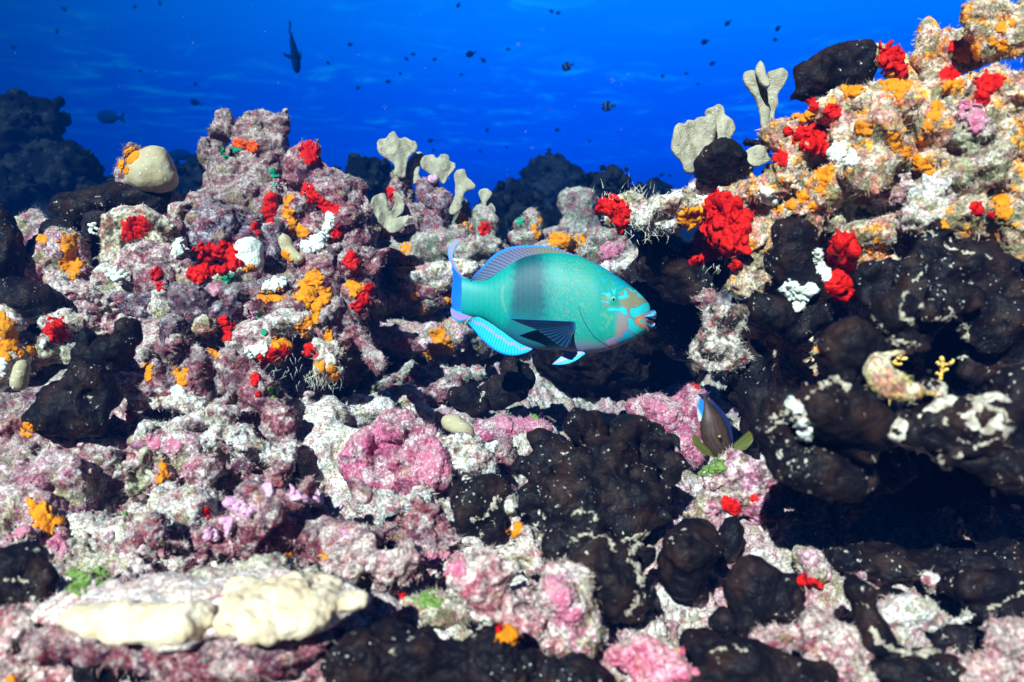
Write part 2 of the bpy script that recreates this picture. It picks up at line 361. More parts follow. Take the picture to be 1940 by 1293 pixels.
def wblob_mesh(bl, h, k=.5, warp=.003):
    """ellipsoids (x, y, z, rx, ry, rz) in world metres"""
    A = np.array(bl, np.float32); lo = (A[:, :3]-A[:, 3:]).min(0)-4*h-warp; hi = (A[:, :3]+A[:, 3:]).max(0)+4*h+warp
    ax = [np.arange(lo[i], hi[i]+h, h, dtype=np.float32) for i in range(3)]; G = np.stack(np.meshgrid(*ax, indexing='ij'), -1); F = np.full(G.shape[:3], 9.0, np.float32)
    for b in A:
        mn = b[3:].min(); f = (np.linalg.norm((G-b[:3])/b[3:], axis=-1)-1)*mn; kk = k*mn; hh = np.clip(0.5+0.5*(F-f)/kk, 0, 1); F = F*(1-hh)+f*hh-kk*hh*(1-hh)
    F += warp*1.4*fbm(G.reshape(-1, 3)/.04, 2).reshape(F.shape); V, Q = surface_nets(F, lo.astype(np.float32), h); V = smooth(V, Q, 1); V, Q = subdivide(V, Q); V = smooth(V, Q, 1)
    return V, outward(V, Q)
def blob_mesh(blobs, d, k=0.35, res=2.6, sub=1, warp=0.0, wscale=0.05):
    lo = np.full(3, 1e9); hi = -lo
    for b in blobs:
        if b[2] < 0: continue
        dd = d+(b[4] if len(b) > 4 else 0); s = dd/FPX; c = pix(b[0], b[1], dd); r = max(b[2], b[3])*s
        rz = (b[5] if len(b) > 5 else 1)*math.sqrt(b[2]*b[3])*s
        ext = np.array([r, r, rz]); lo = np.minimum(lo, c-ext); hi = np.maximum(hi, c+ext)
    h = res*(d/FPX)*1.9*(2 if sub else 1)
    lo -= 3*h+warp; hi += 3*h+warp
    ax = [np.arange(lo[i], hi[i]+h, h, dtype=np.float32) for i in range(3)]
    F = blob_field(ax[0][:, None, None], ax[1][None, :, None], ax[2][None, None, :], blobs, d, k)
    if warp:
        G = np.stack(np.meshgrid(*ax, indexing='ij'), -1).reshape(-1, 3)
        near = np.abs(F.ravel()) < warp*1.6+2*h
        w = np.zeros(len(G), np.float32); w[near] = warp*fbm(G[near]/wscale, 2, 0.5)*1.4
        F = F + w.reshape(F.shape)
    V, Q = surface_nets(F, lo.astype(np.float32), h)
    V = smooth(V, Q, 1, 0.5)
    for _ in range(sub): V, Q = subdivide(V, Q)
    if sub: V = smooth(V, Q, 2, 0.5)
    V = to_world(V)
    return V, outward(V, Q)
def displace(V, Q, layers, seed=0.0):
    """layers: (size, amplitude, kind) kind b = billow, r = ridge, n = plain"""
    for i, (sz, am, kd) in enumerate(layers):
        Nn = normals(V, Q); f = fbm(V/sz + seed + 3.1*i, 2 if sz > 0.01 else 1, 0.5)
        f = np.abs(f)*2-0.35 if kd == 'b' else (0.35-np.abs(f)*2 if kd == 'r' else f)
        V = V + Nn*(am*f)[:, None]
    return V.astype(np.float32)
def outward(V, Q):
    a = V[Q[:, 0]]-V.mean(0); vol = np.einsum('ij,ij->', a.astype(float), np.cross(V[Q[:, 2]]-V[Q[:, 0]], V[Q[:, 3]]-V[Q[:, 1]]).astype(float))
    return Q if vol > 0 else Q[:, ::-1]
def clear_of_floor(d, blobs):
    low = max((b[1]+0.75*b[3] for b in blobs if b[2] > 0), default=0)
    return min(d, floor_d(low)-0.035) if 900 < low else d
HOSTS = []
def register(o, V, Q, Nn): HOSTS.append((o, V, Q, Nn))
def turf(parent, V, Q, Nn, c, dens, ln=(0.003, 0.008), seed=1, tint=(0.64, 0.55, 0.47), mixa=0.42, wd=0.00034):
    r = np.random.default_rng(seed)
    a = V[Q[:, 0]]; area = 0.5*np.linalg.norm(np.cross(V[Q[:, 2]]-a, V[Q[:, 3]]-V[Q[:, 1]]), axis=1)
    fc = V[Q].mean(1); view = fc-CP; view /= np.linalg.norm(view, axis=1)[:, None]; fn = Nn[Q[:, 0]]
    ok = ((fn*view).sum(1) < 0.45)
    pat = np.clip(0.5+1.3*fbm(fc/0.03+seed, 2), 0.05, 1.6)
    p = area*ok*pat; n = int(dens*p.sum())
    if n < 5: return
    fi = r.choice(len(Q), n, p=p/p.sum())
    w = r.dirichlet((1, 1, 1, 1), n).astype(np.float32)
    P = (V[Q[fi]]*w[:, :, None]).sum(1); nn = fn[fi]
    dr = nn + r.normal(0, 0.55, (n, 3)); dr /= np.linalg.norm(dr, axis=1)[:, None]
    ll = r.uniform(ln[0], ln[1], n)*(0.6+0.8*r.random(n)); sd_ = np.cross(dr, r.normal(0, 1, (n, 3))); sd_ /= np.linalg.norm(sd_, axis=1)[:, None]
    w0 = wd*(0.6+r.random(n))
    bend = r.normal(0, 0.35, (n, 3))
    mid = P + dr*(ll*0.55)[:, None]; tip = P + (dr+bend*0.8)*ll[:, None]
    VV = np.stack([P-nn*0.0008+sd_*w0[:, None], P-nn*0.0008-sd_*w0[:, None], mid-sd_*(w0*0.8)[:, None], mid+sd_*(w0*0.8)[:, None], tip-sd_*(w0*0.25)[:, None], tip+sd_*(w0*0.25)[:, None]], 1).reshape(-1, 3)
    b = np.arange(n)[:, None]*6
    FF = np.concatenate([b+np.array([0, 1, 2, 3]), b+np.array([3, 2, 4, 5])])
    cc = c[Q[fi, 0]]; m = mixa*r.random((n, 1))**0.8; cc = cc*(1-m)*r.uniform(.35, 1.6, (n, 1)) + np.array(tint)*m
    cc = np.repeat(np.clip(cc, 0, .85), 6, axis=0)
    o = mesh_object('algal_turf', VV.astype(np.float32), FF, M['turf'], cc, parent)
    tag(o, kind='stuff'); return o
ROUGH = [(0.050, 0.009, 'n'), (0.022, 0.0036, 'r'), (0.010, 0.0020, 'n'), (0.0042, 0.0016, 'n')]
SCAT = {'n': 0}
def rock(label, d, pal, blobs, k=0.35, lay=None, name='reef_rock', cat='rock', mat='rock', warp=0.012, dens=60000, res=1.6, group=None, kind=None, tl=(0.0025, 0.006), amp=1.0):
    SCAT['n'] += 1; sd0 = SCAT['n']*5.3
    if kind is None: d = clear_of_floor(d, blobs)
    V, Q = blob_mesh(blobs, d, k, res, 1, warp, 0.045)
    am_ = amp*(0.55+0.75*((SCAT['n']*0.618) % 1)) if lay is None else amp
    V = displace(V, Q, [(a*(0.8+0.5*((SCAT['n']*0.37) % 1)), b*am_, c) for a, b, c in (lay or ROUGH)], sd0)
    Nn = normals(V, Q); c = paint(V, Nn, pal, sd0)
    if mat == 'rock': mat = ('rock', 'rock2', 'rock3', 'rock1', 'rock2')[SCAT['n'] % 5]
    o = mesh_object(name, V, Q, M[mat], c)
    tag(o, label, cat if kind is None else None, group, kind)
    if dens: turf(o, V, Q, Nn, c, dens, tl, SCAT['n'])
    register(o, V, Q, Nn); return o
def sponge(label, d, blobs, k=0.3, pale=0.0, name='black_sponge', lay=None, warp=0.006, group=None, res=2.2, ridge=False):
    SCAT['n'] += 1; sd0 = SCAT['n']*5.3; d = clear_of_floor(d, blobs)
    V, Q = blob_mesh(blobs, d, k, res, 1, warp, 0.04)
    V = displace(V, Q, lay or [(0.070, 0.010, 'n'), (0.026, 0.0040, 'n'), (0.0095, 0.0019, 'n'), (0.0045, 0.0007, 'n')], sd0)
    Nn = normals(V, Q)
    f = fbm(V/0.035+sd0, 3, 0.6); p = np.exp(-(f/0.035)**2)*sstep(-.1, .5, fbm(V/0.08+sd0+9, 2)+pale)*0.62 if pale else np.zeros(len(V))
    if pale > 0.5: p = np.maximum(p, sstep(0.18, 0.30, fbm(V/0.03+sd0+4, 3))*0.75)
    V2 = smooth(V, Q, 14, 0.6); crease = ((V2-V)*Nn).sum(1); p = np.maximum(p, sstep(0.0009, 0.0022, crease)*sstep(-.05, .3, fbm(V/0.05+sd0+2, 2)+.5*pale)*0.6)
    o = mesh_object(name, V, Q, M['black'], np.stack([p, p, p], 1).astype(np.float32))
    tag(o, label, 'sponge', group); register(o, V, Q, Nn); return o
# ------------------------------------------------------------------ encrusting growths that follow the surface under them
DM = {}
def depth_map():
    cell = 6.0; w, h = int(2100/cell), int(1450/cell); D = np.full(w*h, 99.0, np.float32); hosts = []
    for o, V, Q, Nn in HOSTS:
        C = to_cam(V); z = np.maximum(C[:, 2], 0.05); px = 970+C[:, 0]/z*FPX; py = 646.5-C[:, 1]/z*FPX
        ix = ((px+80)/cell).astype(int); iy = ((py+80)/cell).astype(int)
        ok = (ix >= 0) & (ix < w) & (iy >= 0) & (iy < h) & (C[:, 2] > 0.1)
        np.minimum.at(D, iy[ok]*w+ix[ok], z[ok]); hosts.append((px, py, z))
    DM.update(cell=cell, w=w, h=h, D=D, hosts=hosts, n=len(HOSTS))
def patch(label, mat, circles, thick=0.006, name='encrusting_sponge', cat='sponge', rag=0.38, lump=0.25, rsc=0.45, kind=None, group=None, tol=0.022, lsz=0.006):
    if DM.get('n') != len(HOSTS): depth_map()
    SCAT['n'] += 1; sd0 = SCAT['n']*3.7
    cs = np.array([c[:3] for c in circles], float); rm = cs[:, 2].mean()
    x0, x1 = (cs[:, 0]-cs[:, 2]*1.4).min(), (cs[:, 0]+cs[:, 2]*1.4).max(); y0, y1 = (cs[:, 1]-cs[:, 2]*1.4).min(), (cs[:, 1]+cs[:, 2]*1.4).max()
    VV, QQ, AA, NN, off = [], [], [], [], 0
    cell, w, D = DM['cell'], DM['w'], DM['D']
    for (o, V, Q, Nn), (px, py, z) in zip(HOSTS, DM['hosts']):
        m = (px > x0) & (px < x1) & (py > y0) & (py < y1)
        if not m.any(): continue
        ii = np.nonzero(m)[0]; p, q, zz_ = px[ii], py[ii], z[ii]
        view = V[ii]-CP; view /= np.linalg.norm(view, axis=1)[:, None]
        ci = ((q+80)/cell).astype(int)*w + ((p+80)/cell).astype(int)
        vis = (zz_ < D[ci]+tol) & ((Nn[ii]*view).sum(1) < 0.25)
        f = np.full(len(ii), -9.0)
        for c in cs: f = np.maximum(f, 1-np.hypot(p-c[0], q-c[1])/c[2])
        f = f + rag*fbm(np.stack([p/(rm*rsc), q/(rm*rsc), np.full(len(p), sd0)], 1), 4, 0.62)
        ok = vis & (f > -0.35)
        if ok.sum() < 12: continue
        sel = np.full(len(V), -1); good = ii[ok]; sel[good] = np.arange(len(good))
        q4 = sel[Q]; q4 = q4[(q4 >= 0).all(1)]
        if len(q4) < 6: continue
        VV.append(V[good]); NN.append(Nn[good]); AA.append(f[ok]); QQ.append(q4+off); off += len(good)
    if not VV: print('PATCH EMPTY', label); return None
    V = np.concatenate(VV); Q = np.concatenate(QQ); A = np.concatenate(AA)[:, None].astype(np.float32); Nn = np.concatenate(NN)
    V, Q, A, Nn = subdivide(V, Q, (A, Nn)); Nn /= np.maximum(np.linalg.norm(Nn, axis=1), 1e-6)[:, None]
    a = A[:, 0]; used = (a[Q] > -0.12).any(1); Q = Q[used]; ids = np.unique(Q); re = np.full(len(V), -1); re[ids] = np.arange(len(ids)); Q = re[Q]; V, a, Nn = V[ids], a[ids], Nn[ids]
    V = smooth(V, Q, 3, 0.5); t = sstep(-0.02, 0.28, a); lm = fbm(V/lsz+sd0, 2, 0.5)
    V = V + Nn*((-0.0012 + (thick+.0010)*t*(1+lump*2*lm))[:, None])
    # separate pieces become separate objects; crumbs are dropped
    lb = np.arange(len(V)); E = np.unique(edges_of(Q), axis=0)
    while True:
        old = lb.copy(); m = np.minimum(lb[E[:, 0]], lb[E[:, 1]]); np.minimum.at(lb, E[:, 0], m); np.minimum.at(lb, E[:, 1], m); lb = lb[lb]
        if (lb == old).all(): break
    sz = np.bincount(lb[Q[:, 0]], minlength=len(V)); keep = [i for i in np.argsort(-sz)[:4] if sz[i] > max(40, 0.16*sz.max())]
    o = None
    for i in keep:
        q = Q[lb[Q[:, 0]] == i]; ids = np.unique(q); re_ = np.full(len(V), -1); re_[ids] = np.arange(len(ids))
        o = mesh_object(name, V[ids], re_[q], M[mat]); tag(o, label, cat, group or (label if len(keep) > 1 else None), kind)
    return o

# ------------------------------------------------------------------ plates (blade corals): outline in photograph pixels, real thickness, gentle folds
def plate_mesh(poly, d, th=0.0034, fold=0.004, fscale=0.03, tilt=(0, 0), res=1.0, seed=0.0, ridges=0):
    P = np.array([pix(a, b, d)[:2] for a, b in poly], np.float32)
    Pn = []; n = len(P)
    for i in range(n):      # rounded corners: Catmull-Rom
        p0, p1, p2, p3 = P[i-1], P[i], P[(i+1) % n], P[(i+2) % n]
        for t in (0, .25, .5, .75):
            Pn.append(0.5*((2*p1)+(-p0+p2)*t+(2*p0-5*p1+4*p2-p3)*t*t+(-p0+3*p1-3*p2+p3)*t**3))
    P = np.array(Pn, np.float32); h = res*d/FPX*1.9; lo = P.min(0)-4*h-th; hi = P.max(0)+4*h+th; c = P.mean(0)
    xs = np.arange(lo[0], hi[0], h, dtype=np.float32); ys = np.arange(lo[1], hi[1], h, dtype=np.float32)
    X, Y = np.meshgrid(xs, ys, indexing='ij'); G = np.stack([X.ravel(), Y.ravel()], 1)
    dist = np.full(len(G), 1e9, np.float32); inside = np.zeros(len(G), bool); m = len(P)
    for i in range(m):
        a, b = P[i], P[(i+1) % m]; e = b-a; wv = G-a
        t = np.clip((wv@e)/max(float(e@e), 1e-12), 0, 1); dist = np.minimum(dist, np.hypot(wv[:, 0]-e[0]*t, wv[:, 1]-e[1]*t))
        cr_ = (a[1] > G[:, 1]) != (b[1] > G[:, 1])
        with np.errstate(divide='ignore', invalid='ignore'): xc = a[0]+(G[:, 1]-a[1])*(b[0]-a[0])/(b[1]-a[1])
        inside ^= cr_ & (G[:, 0] < xc)
    sd2 = np.where(inside, -dist, dist).reshape(X.shape)
    wz = fold*2*fbm(np.stack([X.ravel()/fscale, Y.ravel()/fscale/2.2, np.full(X.size, seed)], 1), 2, 0.5).reshape(X.shape)
    if ridges: wz = wz + 0.0036*np.sin((X-c[0])*ridges+2*np.sin(Y*40))
    wz = wz + (X-c[0])*tilt[0] + (Y-c[1])*tilt[1]
    zr = np.abs(wz).max()+th+4*h; zs = np.arange(-zr, zr, h, dtype=np.float32)
    tt = th*(0.75+0.5*np.clip(-sd2/0.02, 0, 1))
    A = sd2[:, :, None]+tt[:, :, None]*0.7; B = np.abs(zs[None, None, :]-wz[:, :, None])-tt[:, :, None]*0.3
    F = np.sqrt(np.maximum(A, 0)**2+np.maximum(B, 0)**2)+np.minimum(np.maximum(A, B), 0)-tt[:, :, None]*0.7
    V, Q = surface_nets(F.astype(np.float32), np.array([lo[0], lo[1], -zr+d], np.float32), h)
    V = smooth(V, Q, 1, 0.5)
    V = to_world(V); return V, outward(V, Q)
def plate(name, polys, d, mat, parent=None, **kw):
    V, Q = plate_mesh(polys, d, **kw); V = displace(V, Q, [(0.018, 0.0016, 'n')], kw.get('seed', 0))
    return mesh_object(name, V, Q, M[mat], None, parent), V, Q

# ------------------------------------------------------------------ sheets between two curves, closed (fins)
def resample(pts, n):
    P = np.array(pts, float); C = [P[0]]
    for i in range(len(P)-1):
        p0, p1, p2, p3 = P[max(i-1, 0)], P[i], P[i+1], P[min(i+2, len(P)-1)]
        for t in np.linspace(0, 1, 9)[1:]: C.append(0.5*((2*p1)+(-p0+p2)*t+(2*p0-5*p1+4*p2-p3)*t*t+(-p0+3*p1-3*p2+p3)*t**3))
    C = np.array(C); s = np.concatenate([[0], np.cumsum(np.linalg.norm(np.diff(C, axis=0), axis=1))])
    q = np.linspace(0, s[-1], n); return np.stack([np.interp(q, s, C[:, k]) for k in range(C.shape[1])], 1)
def loft_sheet(base, outer, nu, nv, th, zf, place):
    """base/outer: (x, y) curves; returns verts (front and back), quads, u, v, xy"""
    b, o = resample(base, nu), resample(outer, nu)
    v = np.linspace(0, 1, nv)[None, :, None]; XY = b[:, None]*(1-v)+o[:, None]*v
    U, Vv = np.meshgrid(np.linspace(0, 1, nu), np.linspace(0, 1, nv), indexing='ij')
    Z = zf(U, Vv, XY); edge = np.minimum(np.minimum(U*6, (1-U)*6), (1-Vv)*8); tk = th*np.clip(edge, 0.12, 1)
    fr = np.concatenate([XY, (Z+tk)[..., None]], 2).reshape(-1, 3); bk = np.concatenate([XY, (Z-tk)[..., None]], 2).reshape(-1, 3)
    n = nu*nv; I = np.arange(n).reshape(nu, nv)
    q = np.stack([I[:-1, :-1], I[1:, :-1], I[1:, 1:], I[:-1, 1:]], -1).reshape(-1, 4)
    rim = np.concatenate([I[:, 0], I[-1, 1:], I[-2::-1, -1], I[0, -2:0:-1]]); r2 = np.roll(rim, -1)
    Q = np.concatenate([q, q[:, ::-1]+n, np.stack([r2, rim, rim+n, r2+n], 1)])
    P = np.concatenate([fr, bk]); u2 = np.tile(U.ravel(), 2); v2 = np.tile(Vv.ravel(), 2)
    return place(P), Q, u2, v2, P
def poly_sd(px, py, poly, closed=True):
    P = np.array(poly, float); n = len(P); dist = np.full(px.shape, 1e9); ins = np.zeros(px.shape, bool)
    for i in range(n if closed else n-1):
        a, b = P[i], P[(i+1) % n]; e = b-a; wx, wy = px-a[0], py-a[1]
        t = np.clip((wx*e[0]+wy*e[1])/max(e@e, 1e-9), 0, 1); dist = np.minimum(dist, np.hypot(wx-e[0]*t, wy-e[1]*t))
        if closed and a[1] != b[1]:
            ins ^= ((a[1] > py) != (b[1] > py)) & (px < a[0]+(py-a[1])*(b[0]-a[0])/(b[1]-a[1]))
    return np.where(ins, -dist, dist)
# ------------------------------------------------------------------ the parrotfish (outline and markings measured on the photograph, built in its own plane)
Zm = lambda L_: [(800+a/3.88, 420+b/3.88) for a, b in L_]          # from an enlarged crop of the fish
Fm = lambda L_: [(1050+a/7.744, 540+b/7.744) for a, b in L_]        # from an enlarged crop of the head
FD = 1.20; FS = FD/FPX; FC = (1050.0, 590.0)
YAW = math.radians(6)
def fish_place(P):
    """(px, py, z towards the viewer in metres) -> world"""
    x = (P[:, 0]-FC[0])*FS; y = -(P[:, 1]-FC[1])*FS; zt = P[:, 2]
    X = x*math.cos(YAW)+zt*math.sin(YAW); Zc = -x*math.sin(YAW)*1.0 - zt*math.cos(YAW)   # head slightly nearer
    Cc = np.stack([X+(FC[0]-970)/FPX*FD, y-(FC[1]-646.5)/FPX*FD, Zc+FD], 1)
    return to_world(Cc.astype(np.float32))
TOP = Zm([(280, 410), (330, 418), (380, 428), (470, 425), (560, 368), (650, 308), (740, 262), (850, 238), (960, 232), (1060, 243), (1170, 268), (1300, 330), (1420, 408), (1500, 465), (1570, 520), (1625, 575), (1652, 606), (1664, 628)])
BOT = Zm([(280, 672), (330, 690), (400, 702), (450, 715), (520, 760), (600, 822), (700, 890), (800, 930), (900, 942), (1020, 945), (1100, 955), (1180, 965), (1300, 958), (1390, 935), (1450, 908), (1520, 880), (1585, 842), (1630, 812)])
def col_body(px, py, zt):
    n = len(px); C = np.zeros((n, 3)); P3 = lambda s, o=0: np.stack([px/s, py/s, np.full(n, 3.3+o)+0*zt], 1).astype(np.float32)
    def lay(m, c): C[:] = C*(1-np.clip(m, 0, 1)[:, None]) + np.array(c)*np.clip(m, 0, 1)[:, None]
    zx = (px-800)*3.88; zy = (py-420)*3.88; fx = (px-1050)*7.744; fy = (py-540)*7.744
    C[:] = (0.0, 0.37, 0.35)
    lay(0.6*sstep(500, 300, zx), (0.0, 0.37, 0.42))
    lay(0.45*sstep(900, 1150, zx)*sstep(700, 380, zy), (0.01, 0.33, 0.27))
    top = np.interp(zx, [(a-800)*3.88 for a, b in TOP], [(b-420)*3.88 for a, b in TOP]); bot = np.interp(zx, [(a-800)*3.88 for a, b in BOT], [(b-420)*3.88 for a, b in BOT])
    rel = (zy-top)/(bot-top)
    lay(0.65*sstep(0.08, 0.0, rel)*sstep(1150, 1350, zx), (0.0, 0.20, 0.55))
    lay(0.5*sstep(1250, 1450, zx)*sstep(0.22, 0.05, rel), (0.0, 0.22, 0.52))
    # pink belly
    lay(0.75*sstep(0.84, 0.97, rel)*sstep(930, 1080, zx)*sstep(1450, 1400, zx), (0.38, 0.22, 0.58))
    # dark band behind the dorsal fin
    e = 18*fbm(P3(9), 2)
    band = sstep(612, 700, zx+e+0.10*(zy-400))*(1-0.62*sstep(820, 930, zx+2*e))*sstep(1010, 860, zx+e)
    lay(0.90*band*sstep(1.05, 0.5, rel), (0.0, 0.065, 0.115)); lay(0.5*band*sstep(0.5, 0.9, rel), (0.01, 0.13, 0.25))
    lay(0.55*sstep(0.80, 0.98, rel)*sstep(1050, 900, zx)*sstep(520, 640, zx), (0.03, 0.10, 0.28))
    # scales: rows of overlapping arcs
    sc = 44.0; row = np.floor((zx-300)/ (sc*0.86)); ox = (zx-300)-row*sc*0.86; oy = ((zy+zx*0.12)/(sc*1.3) + 0.5*(row % 2)) % 1.0-0.5
    arc = sc*0.86*(1-1.7*oy*oy); dl = np.abs(ox-arc*0.93)
    sm = sstep(5.5, 1.2, dl)*sstep(1120, 1000, zx)*sstep(300, 360, zx)*sstep(.02, .10, rel)*sstep(1., .93, rel)
    lay(0.32*sm*(1-band), (0.0, 0.12, 0.20)); lay(0.28*sm*band, (0.02, 0.20, 0.26))
    op = sm*sstep(0.05, 0.3, fbm(P3(14, 5), 2))*sstep(820, 900, zx); lay(0.28*op, (0.50, 0.28, 0.16))
    # rusty flecks and the labyrinth on the shoulder
    q = fbm(P3(3.4, 2), 2, .5); w8 = sstep(860, 1050, zx)*sstep(0.02, 0.1, rel)
    lay(0.30*w8*sstep(0.24, 0.34, q)*sstep(1250, 1100, zx), (0.55, 0.30, 0.14))
    cheek = sstep(230, 150, np.hypot((fx-760)*0.9, fy-560))
    g = np.abs(fbm(P3(5.2, 9), 1)); lab = sstep(0.10, 0.03, g)*sstep(1060, 1200, zx)*sstep(0.99, .90, rel)*(1-cheek)
    lay(0.42*lab*sstep(1440, 1330, zx), (0.20, 0.34, 0.12))
    g2 = sstep(0.22, 0.34, fbm(P3(4.2, 14), 1)); lay(0.8*g2*sstep(1180, 1280, zx)*sstep(0.42, 0.30, rel), (0.0, 0.42, 0.75))
    lay(0.85*cheek*0.6, (0.03, 0.42, 0.33)); lay(0.35*cheek*sstep(0, .3, fbm(P3(10), 2)), (0.25, 0.48, 0.25))
    lay(0.6*sstep(760, 900, fx)*sstep(330, 520, fy+0.2*fx-150)*sstep(0.98, 0.9, rel), (0.40, 0.26, 0.38))
    lay(0.85*sstep(30, 0, poly_sd(fx, fy, [(700, 830), (850, 770), (1000, 640), (1080, 760), (1000, 850), (800, 900)])), (0.46, 0.26, 0.52))
    # tan forehead
    def pl(L_, c, am=1.0, soft=7, edge=None, ew=9):
        sdv = poly_sd(fx, fy, L_) + 9*fbm(P3(3.0, 21), 2)
        if edge: lay(0.5*sstep(ew+soft, ew-2, np.abs(sdv)), edge)
        lay(am*sstep(soft, -soft, sdv), c)
    tan = (0.31, 0.24, 0.14); tq = (0.02, 0.62, 0.74); dk = (0.0, 0.22, 0.30)
    pl([(860, 250), (880, 150), (1000, 60), (1130, 110), (1240, 130), (1340, 240), (1230, 290), (1100, 350), (1040, 370), (1060, 480), (1010, 470), (960, 360), (880, 330)], tan, 0.9, 20)
    pl([(620, 190), (700, 180), (720, 330), (850, 340), (640, 340), (600, 260)], tan, 0.55, 25)
    pl([(900, 330), (970, 350), (1000, 470), (990, 640), (940, 760), (850, 790), (820, 620), (860, 470)], (0.42, 0.26, 0.30), 0.6, 35)
    pl([(1340, 255), (1400, 290), (1432, 345), (1330, 385), (1250, 430), (1150, 470), (1090, 500), (1040, 470), (1010, 390), (1040, 355), (1110, 360), (1230, 300)], tq, 1, 7, dk)
    pl([(850, 190), (930, 180), (945, 110), (985, 115), (985, 165), (1025, 185), (990, 215), (900, 235), (845, 225)], tq, 1, 7, dk, 7)
    pl([(680, 375), (740, 350), (860, 365), (900, 335), (960, 370), (985, 440), (960, 465), (905, 440), (880, 400), (810, 405), (700, 400)], tq, 1, 7, dk, 7)
    pl([(1010, 65), (1060, 75), (1090, 110), (1150, 90), (1180, 105), (1130, 135), (1060, 125)], tq, 1, 7, dk, 6)
    pl([(1145, 150), (1200, 135), (1270, 165), (1310, 205), (1240, 215), (1170, 195)], tq, 1, 7, dk, 6)
    pl([(600, 250), (700, 270), (730, 300), (650, 280), (600, 275)], tq, 1, 7, dk, 5)
    pl([(610, 150), (690, 150), (740, 190), (700, 205), (640, 165)], tq, 1, 7, dk, 5)
    pl([(740, 60), (800, 110), (830, 50), (815, 130), (800, 170), (775, 165), (770, 110)], tq, 1, 7, dk, 5)
    pl([(680, 100), (720, 150), (745, 185), (715, 185)], tq, 1, 7, dk, 5)
    # lips, lower jaw
    pl([(1432, 350), (1432, 385), (1330, 420), (1255, 455), (1180, 480), (1130, 530), (1140, 590), (1230, 620), (1380, 655), (1340, 670), (1200, 640), (1100, 570), (1105, 500), (1180, 460), (1270, 430)], (0.62, 0.20, 0.13), 1, 6)
    pl([(1240, 470), (1260, 560), (1330, 620), (1380, 650), (1240, 630), (1130, 590), (1110, 530), (1170, 480)], (0.75, 0.26, 0.12), 1, 6)
    pl([(1150, 520), (1200, 520), (1255, 570), (1255, 600), (1200, 570)], tq, 1, 6)
    pl([(975, 515), (1020, 495), (1080, 540), (1110, 600), (1230, 650), (1360, 665), (1310, 710), (1200, 750), (1080, 700), (1000, 650), (1000, 560)], tq, 1, 7, dk)
    pl([(835, 810), (930, 780), (950, 700), (1000, 680), (1060, 720), (1180, 765), (1100, 820), (1000, 845), (880, 840)], (0.01, 0.50, 0.80), 1, 8, dk)
    # gill cover edge
    ln = poly_sd(fx, fy, [(290, 330), (300, 400), (360, 540), (430, 660), (520, 770), (640, 850), (740, 900), (830, 925)], False)
    lay(0.85*sstep(9, 2, ln)*sstep(280, 420, fy), (0.0, 0.06, 0.08))
    sf = poly_sd(zx, zy, [(585, 475), (570, 560), (600, 660)], False); lay(0.28*sstep(14, 4, sf+8*fbm(P3(4), 2)), (0.40, 0.36, 0.22))
    return np.clip(C*np.array((.78, .76, .68)), 0, 1).astype(np.float32)
